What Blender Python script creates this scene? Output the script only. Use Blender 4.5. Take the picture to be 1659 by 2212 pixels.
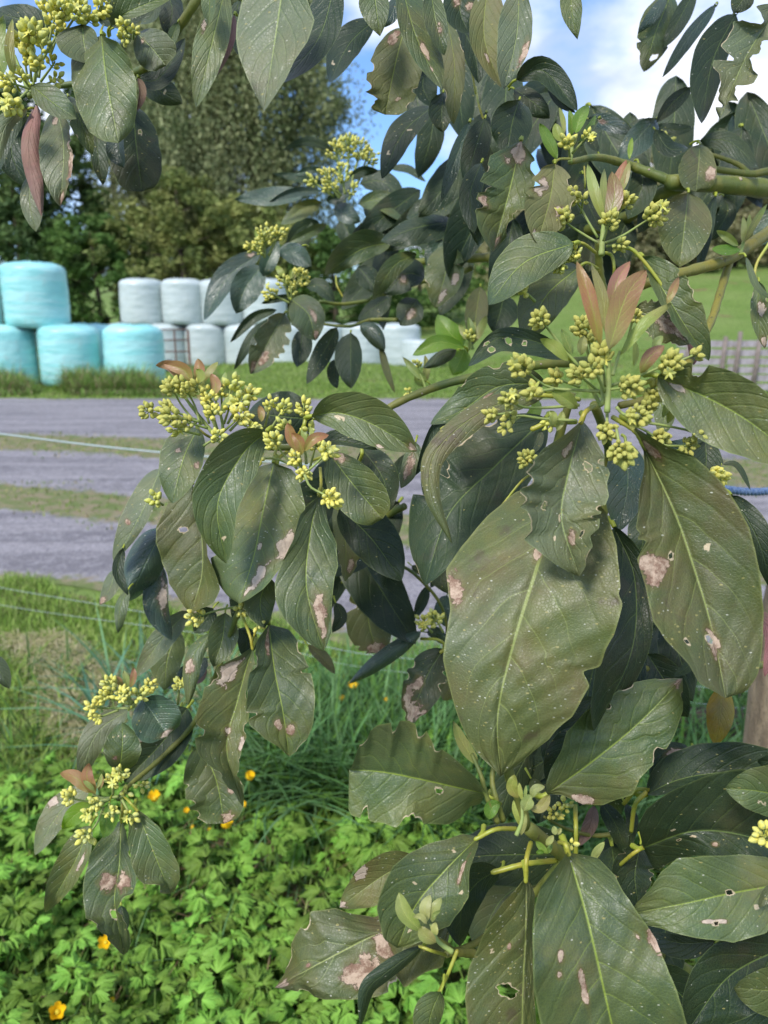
import bpy, math, random
import numpy as np
from mathutils import Vector, Matrix
S = bpy.context.scene
for _o in list(bpy.data.objects): bpy.data.objects.remove(_o)
C = S.collection
R = math.radians
rng = random.Random(7); nr = np.random.RandomState(7)

# ------------------------------------------------------------------ camera
F = 1628.0; PITCH = R(14.5); EYE = 1.4
cam_d = bpy.data.cameras.new('camera'); cam = bpy.data.objects.new('camera', cam_d); C.objects.link(cam)
cam.location = (0, 0, EYE); cam.rotation_euler = (R(90) - PITCH, 0, 0)
cam_d.sensor_fit = 'VERTICAL'; cam_d.sensor_height = 36; cam_d.lens = F / 2212 * 36
cam_d.clip_start = .02; cam_d.clip_end = 3000
cam_d.dof.use_dof = True; cam_d.dof.focus_distance = .56; cam_d.dof.aperture_fstop = 9.5
S.camera = cam
# ------------------------------------------------------------------ world and sun
SUN_EL, SUN_AZ = R(47), R(212)          # azimuth of the sun seen from above, from +Y clockwise
w = bpy.data.worlds.new('World'); S.world = w; w.use_nodes = True
nt = w.node_tree; nt.nodes.clear()
out = nt.nodes.new('ShaderNodeOutputWorld'); bg = nt.nodes.new('ShaderNodeBackground'); bg.inputs[1].default_value = .118
sky = nt.nodes.new('ShaderNodeTexSky'); sky.sky_type = 'NISHITA'; sky.sun_disc = False
sky.sun_elevation = SUN_EL; sky.sun_rotation = SUN_AZ; sky.air_density = 1.2; sky.dust_density = .8; sky.ozone_density = 2
tc = nt.nodes.new('ShaderNodeTexCoord'); mp = nt.nodes.new('ShaderNodeMapping'); mp.inputs['Scale'].default_value = (1, 1, 2.1)
mp.inputs['Location'].default_value = (.35, .1, .2)
n1 = nt.nodes.new('ShaderNodeTexNoise'); n1.inputs['Scale'].default_value = 2.6; n1.inputs['Detail'].default_value = 8; n1.inputs['Roughness'].default_value = .52
cr = nt.nodes.new('ShaderNodeValToRGB'); cr.color_ramp.elements[0].position = .45; cr.color_ramp.elements[1].position = .58
n2 = nt.nodes.new('ShaderNodeTexNoise'); n2.inputs['Scale'].default_value = 5; n2.inputs['Detail'].default_value = 5
cr2 = nt.nodes.new('ShaderNodeValToRGB'); cr2.color_ramp.elements[0].color = (3.9, 4.6, 6.4, 1); cr2.color_ramp.elements[1].color = (7.4, 7.7, 8.5, 1)
cr2.color_ramp.elements[0].position = .40; cr2.color_ramp.elements[1].position = .56
mx = nt.nodes.new('ShaderNodeMix'); mx.data_type = 'RGBA'
L = nt.links.new
L(tc.outputs['Generated'], mp.inputs['Vector']); L(mp.outputs[0], n1.inputs['Vector']); L(mp.outputs[0], n2.inputs['Vector'])
L(n1.outputs[0], cr.inputs[0]); L(n2.outputs[0], cr2.inputs[0]); L(cr.outputs[0], mx.inputs[0])
skm = nt.nodes.new('ShaderNodeMix'); skm.data_type = 'RGBA'; skm.blend_type = 'MULTIPLY'; skm.inputs[0].default_value = 1; skm.inputs[7].default_value = (.70, .92, 1.30, 1)
L(sky.outputs[0], skm.inputs[6]); L(skm.outputs[2], mx.inputs[6]); L(cr2.outputs[0], mx.inputs[7]); L(mx.outputs[2], bg.inputs[0]); L(bg.outputs[0], out.inputs[0])
sun_d = bpy.data.lights.new('sun', 'SUN'); sun = bpy.data.objects.new('sun', sun_d); C.objects.link(sun)
sun_d.energy = 2.7; sun_d.angle = R(14); sun_d.color = (1, .955, .88)
sv = Vector((math.sin(SUN_AZ) * math.cos(SUN_EL), math.cos(SUN_AZ) * math.cos(SUN_EL), math.sin(SUN_EL)))
sun.rotation_euler = sv.to_track_quat('Z', 'Y').to_euler(); sun.location = (-3, -4, 9)
S.view_settings.view_transform = 'Standard'; S.view_settings.look = 'None'; S.view_settings.gamma = 1
S.view_settings.exposure = .57
S.render.engine = 'CYCLES'; S.cycles.max_bounces = 6; S.cycles.transparent_max_bounces = 8

# ------------------------------------------------------------------ helpers
CR = np.array([1, 0, 0.]); CU = np.array([0, math.sin(PITCH), math.cos(PITCH)]); CF = np.array([0, math.cos(PITCH), -math.sin(PITCH)]); CC = np.array([0, 0, EYE])
def P(x, y, d):
    """a point of the place, d metres in front of the camera along its view axis"""
    x = np.asarray(x, float); y = np.asarray(y, float); d = np.asarray(d, float)
    return CC + CF * d[..., None] + CR * ((x - 829.5) / F * d)[..., None] + CU * ((1106 - y) / F * d)[..., None]
def G(x, y, z=0.):
    v = CF + CR * (x - 829.5) / F + CU * (1106 - y) / F
    return CC + v * ((z - EYE) / v[2])
def tag(o, label=None, cat=None, group=None, kind=None):
    if label: o['label'] = label
    if cat: o['category'] = cat
    if group: o['group'] = group
    if kind: o['kind'] = kind
    return o
def link(name, me, parent=None, loc=(0, 0, 0)):
    o = bpy.data.objects.new(name, me); C.objects.link(o); o.location = loc
    if parent: o.parent = parent
    return o
def empty(name, loc, rz=0, **k):
    o = link(name, None, None, loc); o.rotation_euler.z = rz; o.empty_display_size = .1
    return tag(o, **k)
def fast_mesh(name, V, Q, mat=None, smooth=False, col=None, uv=None, cname='tone'):
    """V (n,3), Q (m,k) all faces with k corners"""
    V = np.asarray(V, np.float32); Q = np.asarray(Q, np.int32); k = Q.shape[1]
    me = bpy.data.meshes.new(name); me.vertices.add(len(V)); me.vertices.foreach_set('co', V.ravel())
    me.loops.add(Q.size); me.loops.foreach_set('vertex_index', Q.ravel())
    me.polygons.add(len(Q)); me.polygons.foreach_set('loop_start', np.arange(0, Q.size, k, dtype=np.int32))
    if smooth: me.polygons.foreach_set('use_smooth', np.ones(len(Q), bool))
    if col is not None:
        a = me.color_attributes.new(cname, 'FLOAT_COLOR', 'POINT'); col = np.asarray(col, np.float32)
        if col.ndim == 1: col = np.stack([col, col, col], 1)
        a.data.foreach_set('color', np.concatenate([col, np.ones((len(col), 1), np.float32)], 1).ravel())
    if uv is not None:
        l = me.uv_layers.new(name='UVMap'); l.data.foreach_set('uv', np.asarray(uv, np.float32)[Q.ravel()].ravel())
    me.update(calc_edges=True); me.validate()
    if mat: me.materials.append(mat)
    return me
class MB:
    """collects shapes into one mesh"""
    def __init__(s): s.V = []; s.Fc = []; s.n = 0; s.sm = []
    def add(s, V, Fc, smooth=False):
        V = np.asarray(V, float); s.V.append(V); s.Fc += [tuple(i + s.n for i in f) for f in Fc]; s.sm += [smooth] * len(Fc); s.n += len(V)
    def box(s, c, sz, rot=None):
        v = np.array([(x, y, z) for x in (-.5, .5) for y in (-.5, .5) for z in (-.5, .5)]) * np.array(sz)
        if rot is not None: v = v @ np.array(rot).T
        s.add(v + np.array(c), [(0, 1, 3, 2), (4, 6, 7, 5), (0, 4, 5, 1), (2, 3, 7, 6), (0, 2, 6, 4), (1, 5, 7, 3)])
    def tube(s, pts, rad, n=8, cap=True):
        pts = np.asarray(pts, float); m = len(pts); rad = np.broadcast_to(np.asarray(rad, float), (m,))
        t = np.gradient(pts, axis=0); t /= np.linalg.norm(t, axis=1)[:, None] + 1e-12
        a = np.array([0, 0, 1.]) if abs(t[0][2]) < .9 else np.array([1., 0, 0])
        V = []
        for i in range(m):
            a = a - t[i] * a.dot(t[i]); a /= np.linalg.norm(a) + 1e-12; b = np.cross(t[i], a)
            an = np.arange(n) * 2 * math.pi / n
            V.append(pts[i] + rad[i] * (np.cos(an)[:, None] * a + np.sin(an)[:, None] * b))
        Fc = [(i * n + j, i * n + (j + 1) % n, (i + 1) * n + (j + 1) % n, (i + 1) * n + j) for i in range(m - 1) for j in range(n)]
        if cap: Fc += [tuple(range(n))[::-1], tuple((m - 1) * n + j for j in range(n))]
        s.add(np.concatenate(V), Fc, True)
    def mesh(s, name, mat, origin=None):
        V = np.concatenate(s.V) if s.V else np.zeros((0, 3))
        if origin is not None: V = V - np.array(origin)
        me = bpy.data.meshes.new(name); me.from_pydata(V.tolist(), [], s.Fc); me.polygons.foreach_set('use_smooth', s.sm)
        if mat: me.materials.append(mat)
        return me
    def build(s, name, mat, parent=None, loc=(0, 0, 0), origin=None):
        return link(name, s.mesh(name, mat, origin), parent, loc)
def spline(pts, n):
    """Catmull-Rom through the points, n samples evenly spread"""
    p = np.asarray(pts, float)
    if len(p) == 2: p = np.array([p[0], (p[0] + p[1]) / 2, p[1]])
    q = np.vstack([2 * p[0] - p[1], p, 2 * p[-1] - p[-2]]); o = []
    for i in range(1, len(q) - 2):
        t = np.linspace(0, 1, 24, endpoint=False)[:, None]
        o.append(.5 * (2 * q[i] + (q[i + 1] - q[i - 1]) * t + (2 * q[i - 1] - 5 * q[i] + 4 * q[i + 1] - q[i + 2]) * t ** 2 + (3 * q[i] - q[i - 1] - 3 * q[i + 1] + q[i + 2]) * t ** 3))
    o = np.vstack(o + [p[-1:]]); s = np.concatenate([[0], np.cumsum(np.linalg.norm(np.diff(o, axis=0), axis=1))])
    u = np.linspace(0, s[-1], n)
    return np.stack([np.interp(u, s, o[:, k]) for k in range(o.shape[1])], 1)
def sstep(a, b, x):
    t = np.clip((x - a) / (b - a), 0, 1); return t * t * (3 - 2 * t)

# ------------------------------------------------------------------ materials
class NB:
    def __init__(s, name):
        s.m = bpy.data.materials.new(name); s.m.use_nodes = True; s.t = s.m.node_tree; s.t.nodes.clear()
        s.out = s.t.nodes.new('ShaderNodeOutputMaterial'); s.p = s.t.nodes.new('ShaderNodeBsdfPrincipled'); s.t.links.new(s.p.outputs[0], s.out.inputs[0])
    def set(s, sock, v):
        if hasattr(v, 'is_linked') or isinstance(v, bpy.types.NodeSocket): s.t.links.new(v, sock)
        elif isinstance(v, tuple) and len(v) == 3 and sock.type == 'RGBA': sock.default_value = (*v, 1)
        else: sock.default_value = v
    def M(s, op, a, b=None, c=None, clamp=False):
        n = s.t.nodes.new('ShaderNodeMath'); n.operation = op; n.use_clamp = clamp
        for i, v in enumerate((a, b, c)):
            if v is not None: s.set(n.inputs[i], v)
        return n.outputs[0]
    def ramp(s, x, a, b, lo=0., hi=1.):
        n = s.t.nodes.new('ShaderNodeMapRange'); n.interpolation_type = 'SMOOTHSTEP'
        for i, v in enumerate((x, a, b, lo, hi)): s.set(n.inputs[i], v)
        return n.outputs[0]
    def mix(s, f, a, b, mode='MIX'):
        n = s.t.nodes.new('ShaderNodeMix'); n.data_type = 'RGBA'; n.blend_type = mode
        s.set(n.inputs[0], f); s.set(n.inputs[6], a); s.set(n.inputs[7], b); return n.outputs[2]
    def coord(s, kind='Object', scale=None):
        n = s.t.nodes.new('ShaderNodeTexCoord').outputs[kind]
        if scale is not None:
            m = s.t.nodes.new('ShaderNodeMapping'); s.t.links.new(n, m.inputs[0]); m.inputs['Scale'].default_value = scale; n = m.outputs[0]
        return n
    def noise(s, scale, vec=None, detail=3, rough=.5, dist=0.):
        n = s.t.nodes.new('ShaderNodeTexNoise'); n.inputs['Scale'].default_value = scale; n.inputs['Detail'].default_value = detail; n.inputs['Roughness'].default_value = rough; n.inputs['Distortion'].default_value = dist
        if vec is not None: s.t.links.new(vec, n.inputs['Vector'])
        return n.outputs[0]
    def vor(s, scale, vec=None, feat='F1', outn='Distance'):
        n = s.t.nodes.new('ShaderNodeTexVoronoi'); n.feature = feat; n.inputs['Scale'].default_value = scale
        if vec is not None: s.t.links.new(vec, n.inputs['Vector'])
        return n.outputs[outn]
    def attr(s, name, sep=True):
        n = s.t.nodes.new('ShaderNodeAttribute'); n.attribute_name = name
        if not sep: return n.outputs['Color']
        q = s.t.nodes.new('ShaderNodeSeparateColor'); s.t.links.new(n.outputs['Color'], q.inputs[0]); return q.outputs
    def rand(s): return s.t.nodes.new('ShaderNodeObjectInfo').outputs['Random']
    def hsv(s, col, h=.5, sa=1., v=1.):
        n = s.t.nodes.new('ShaderNodeHueSaturation'); s.set(n.inputs['Hue'], h); s.set(n.inputs['Saturation'], sa); s.set(n.inputs['Value'], v); s.set(n.inputs['Color'], col); return n.outputs[0]
    def bump(s, h, dist=.002, strength=1.):
        n = s.t.nodes.new('ShaderNodeBump'); n.inputs['Distance'].default_value = dist; n.inputs['Strength'].default_value = strength; s.t.links.new(h, n.inputs['Height']); s.t.links.new(n.outputs[0], s.p.inputs['Normal'])
    def done(s, col=None, rough=.6, spec=.5, transl=0., tcol=None):
        if col is not None: s.set(s.p.inputs['Base Color'], col)
        s.set(s.p.inputs['Roughness'], rough); s.set(s.p.inputs['Specular IOR Level'], spec)
        if transl:
            t = s.t.nodes.new('ShaderNodeBsdfTranslucent'); s.set(t.inputs[0], tcol if tcol is not None else col)
            x = s.t.nodes.new('ShaderNodeMixShader'); x.inputs[0].default_value = transl
            s.t.links.new(s.p.outputs[0], x.inputs[1]); s.t.links.new(t.outputs[0], x.inputs[2]); s.t.links.new(x.outputs[0], s.out.inputs[0])
        return s.m
def leaf_mat(name, base, alt, vein, spots=.35, rough=.4, nv=7., veinw=1., smudge=.5, young=False, transl=.1, spec=.5, edge=None):
    b = NB(name); co = b.coord('Object'); rd = b.rand()
    off = b.t.nodes.new('ShaderNodeCombineXYZ'); b.set(off.inputs[0], b.M('MULTIPLY', rd, 13.)); b.set(off.inputs[1], b.M('MULTIPLY', rd, 7.3)); b.set(off.inputs[2], b.M('MULTIPLY', rd, 3.1))
    ad = b.t.nodes.new('ShaderNodeVectorMath'); b.t.links.new(co, ad.inputs[0]); b.t.links.new(off.outputs[0], ad.inputs[1]); co = ad.outputs[0]
    uv = b.t.nodes.new('ShaderNodeUVMap'); sp = b.t.nodes.new('ShaderNodeSeparateXYZ'); b.t.links.new(uv.outputs[0], sp.inputs[0])
    u = sp.outputs[0]; v = b.M('MULTIPLY_ADD', sp.outputs[1], 2., -1.); av = b.M('ABSOLUTE', v); side = b.M('GREATER_THAN', v, 0.)
    wob = b.M('MULTIPLY_ADD', b.noise(28., co, 2), .5, -.25)
    s_ = b.M('ADD', b.M('MULTIPLY', b.M('SUBTRACT', u, b.M('MULTIPLY', b.M('POWER', av, 1.25), .36)), b.M('ADD', nv - 1., b.M('MULTIPLY', rd, 1.5))), b.M('ADD', b.M('MULTIPLY', side, .43), wob))
    vd = b.M('ABSOLUTE', b.M('SUBTRACT', b.M('FRACT', s_), .5))
    wv = b.M('MULTIPLY_ADD', av, -.02 * veinw, .032 * veinw)
    vn = b.M('MULTIPLY', b.M('SUBTRACT', 1., b.ramp(vd, b.M('MULTIPLY', wv, .25), wv)), b.M('SUBTRACT', 1., b.ramp(av, .45, .95)))
    wm = b.M('MULTIPLY_ADD', u, -.024 * veinw, .036 * veinw)
    mid = b.M('SUBTRACT', 1., b.ramp(av, b.M('MULTIPLY', wm, .35), wm))
    fine = b.vor(480., co, 'DISTANCE_TO_EDGE'); net = b.ramp(fine, 0., .14)
    # body colour
    col = b.mix(b.ramp(b.noise(22., co, 4, .6), .38, .68), base, alt)
    hgh = b.noise(9., co, 2)
    if not young: col = b.mix(b.M('MULTIPLY', b.ramp(b.noise(16., co, 6, .7), .44, .62), .55), col, b.hsv(col, .455, 1.15, 1.28)); col = b.mix(b.M('MULTIPLY', b.ramp(b.noise(46., co, 5, .7), .52, .68), .35), col, b.hsv(col, .53, .9, .55))
    col = b.hsv(col, b.M('ADD', b.M('MULTIPLY_ADD', hgh, .05, .475), b.M('MULTIPLY_ADD', rd, -.03, .013)), b.M('MULTIPLY_ADD', b.noise(14., co, 2), .5, .75), b.M('MULTIPLY_ADD', rd, .45, .78))
    col = b.mix(b.M('MULTIPLY', b.M('SUBTRACT', 1., net), .13), col, vein)
    if smudge:
        col = b.mix(b.M('MULTIPLY', b.ramp(b.noise(13., co, 5, .65), .5, .72), smudge * .45), col, (.125, .085, .04))
        col = b.mix(b.M('MULTIPLY', b.ramp(b.noise(34., co, 4, .6), .6, .74), smudge * .6), col, (.075, .05, .035))
    col = b.mix(b.M('MULTIPLY', vn, .42 if not young else .6), col, vein)
    col = b.mix(b.M('MULTIPLY', mid, .9), col, vein)
    if edge: col = b.mix(b.M('MULTIPLY', b.ramp(av, .955, 1.), .7), col, edge)
    if spots:
        for sc, th, c_, k in ((430., .26, (.40, .40, .31), .42), (300., .24, (.26, .235, .08), .75)):
            vo = b.t.nodes.new('ShaderNodeTexVoronoi'); vo.inputs['Scale'].default_value = sc; mq = b.t.nodes.new('ShaderNodeMapping'); mq.inputs['Scale'].default_value = (.75, .9, 1.5); mq.inputs['Rotation'].default_value = (.5, .9, sc); b.t.links.new(co, mq.inputs[0]); b.t.links.new(mq.outputs[0], vo.inputs['Vector'])
            sc_ = b.t.nodes.new('ShaderNodeSeparateColor'); b.t.links.new(vo.outputs['Color'], sc_.inputs[0])
            dens = b.M('MULTIPLY', b.ramp(b.noise(12., co, 2), .3, .7), b.M('MULTIPLY', b.M('MULTIPLY_ADD', rd, 1.3, .45), spots * k))
            f = b.M('MULTIPLY', b.M('LESS_THAN', sc_.outputs[0], dens), b.M('SUBTRACT', 1., b.ramp(vo.outputs['Distance'], b.M('MULTIPLY', sc_.outputs[1], th), b.M('MULTIPLY_ADD', sc_.outputs[1], th, .07))))
            col = b.mix(f, col, c_)
    if young and name == 'leaf_bronze_young': col = b.mix(b.M('MULTIPLY', b.ramp(b.M('ADD', u, b.M('MULTIPLY', av, .25)), .2, .75), 1.), b.mix(.35, col, (.22, .34, .05)), col)
    # damage patches, torn rims, petiole
    at = b.attr('dmg'); nz = b.noise(120., co, 7, .7, .6)
    dm = b.ramp(b.M('ADD', at[0], b.M('MULTIPLY_ADD', nz, 1.7, -.85)), .50, .56)
    ring = b.M('MULTIPLY', b.ramp(b.M('ADD', at[0], b.M('MULTIPLY_ADD', nz, 1.7, -.85)), .40, .52), .8)
    brown = b.mix(b.ramp(b.noise(90., co, 6, .75), .40, .58), (.22, .13, .085), (.50, .37, .27)); brown = b.mix(b.ramp(rd, .5, .9), brown, b.mix(.55, brown, (.62, .52, .42)))
    halo = b.ramp(at[0], .02, .5); col = b.mix(b.M('MULTIPLY', halo, .45), col, (.15, .12, .035)); col = b.mix(ring, col, (.075, .04, .022)); col = b.mix(dm, col, brown)
    col = b.mix(b.ramp(at[1], .35, .75), col, (.52, .42, .27))
    col = b.mix(at[2], col, (.33, .38, .045))
    h = b.M('ADD', b.M('MULTIPLY', b.ramp(vd, 0., .16), .42), b.M('MULTIPLY', net, .16))
    h = b.M('ADD', h, b.M('MULTIPLY', b.ramp(av, 0., .08), .5)); h = b.M('ADD', h, b.M('MULTIPLY', b.noise(90., co, 5, .65), .8))
    b.bump(h, .0007 if not young else .0003, .85)
    ro = b.M('MULTIPLY_ADD', dm, .3, b.M('MULTIPLY_ADD', b.noise(40., co, 4), .34, rough - .17))
    b.set(b.p.inputs['Subsurface Weight'], 0.)
    return b.done(col, ro, spec, transl, b.hsv(col, .49, 1.15, 1.6))
VE = (.24, .31, .05)
LM = {
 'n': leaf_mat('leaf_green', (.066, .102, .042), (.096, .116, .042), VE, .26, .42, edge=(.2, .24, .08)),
 'y': leaf_mat('leaf_olive_weathered', (.088, .112, .038), (.118, .118, .040), (.25, .29, .08), .8, .46, smudge=1.1, edge=(.2, .22, .07)),
 'd': leaf_mat('leaf_shaded_green', (.022, .041, .022), (.032, .050, .024), (.12, .17, .045), .2, .43, spec=.32, edge=(.12, .16, .06)),  # leaf green darkened: the shade on these leaves is painted into the colour
 'b': leaf_mat('leaf_blue_green', (.040, .072, .052), (.052, .078, .05), (.13, .19, .08), .15, .30, spec=.7, edge=(.12, .16, .1)),
 'p': leaf_mat('leaf_pale_green', (.098, .128, .066), (.115, .125, .06), (.26, .32, .10), .5, .45, edge=(.24, .28, .12)),
 'u': leaf_mat('leaf_underside', (.115, .135, .052), (.13, .13, .05), (.24, .27, .06), .3, .6, veinw=1.2, transl=.22),
 'l': leaf_mat('leaf_lime_young', (.15, .27, .04), (.20, .30, .05), (.34, .42, .10), .1, .4, young=True, transl=.3, smudge=0),
 'r': leaf_mat('leaf_bronze_young', (.33, .165, .10), (.30, .20, .08), (.38, .44, .08), 0, .38, young=True, veinw=1.3, transl=.32, smudge=0),
 'g': leaf_mat('leaf_pale_young', (.29, .36, .10), (.34, .34, .13), (.45, .48, .13), 0, .45, young=True, veinw=1.5, transl=.25, smudge=0),
 'o': leaf_mat('leaf_olive_young', (.20, .27, .06), (.25, .22, .07), (.40, .42, .10), .1, .42, young=True, veinw=1.4, transl=.2, smudge=0),
 'w': leaf_mat('leaf_dead_brown', (.19, .115, .08), (.26, .16, .115), (.15, .09, .06), 0, .7, smudge=.8, transl=.05),
 'k': leaf_mat('leaf_yellowing', (.28, .24, .03), (.16, .14, .03), (.26, .22, .04), .2, .5, smudge=1.3, transl=.15),
}
def plain(name, col, rough=.6, spec=.4, var=.12, scale=30., bump=0., col2=None, transl=0.):
    b = NB(name); co = b.coord('Object')
    c = b.mix(b.ramp(b.noise(scale, co, 5, .6), .3, .7), col, col2 or tuple(x * (1 - var * 2) for x in col))
    if bump: b.bump(b.noise(scale * 2, co, 5, .6), bump)
    return b.done(c, rough, spec, transl)
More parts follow.
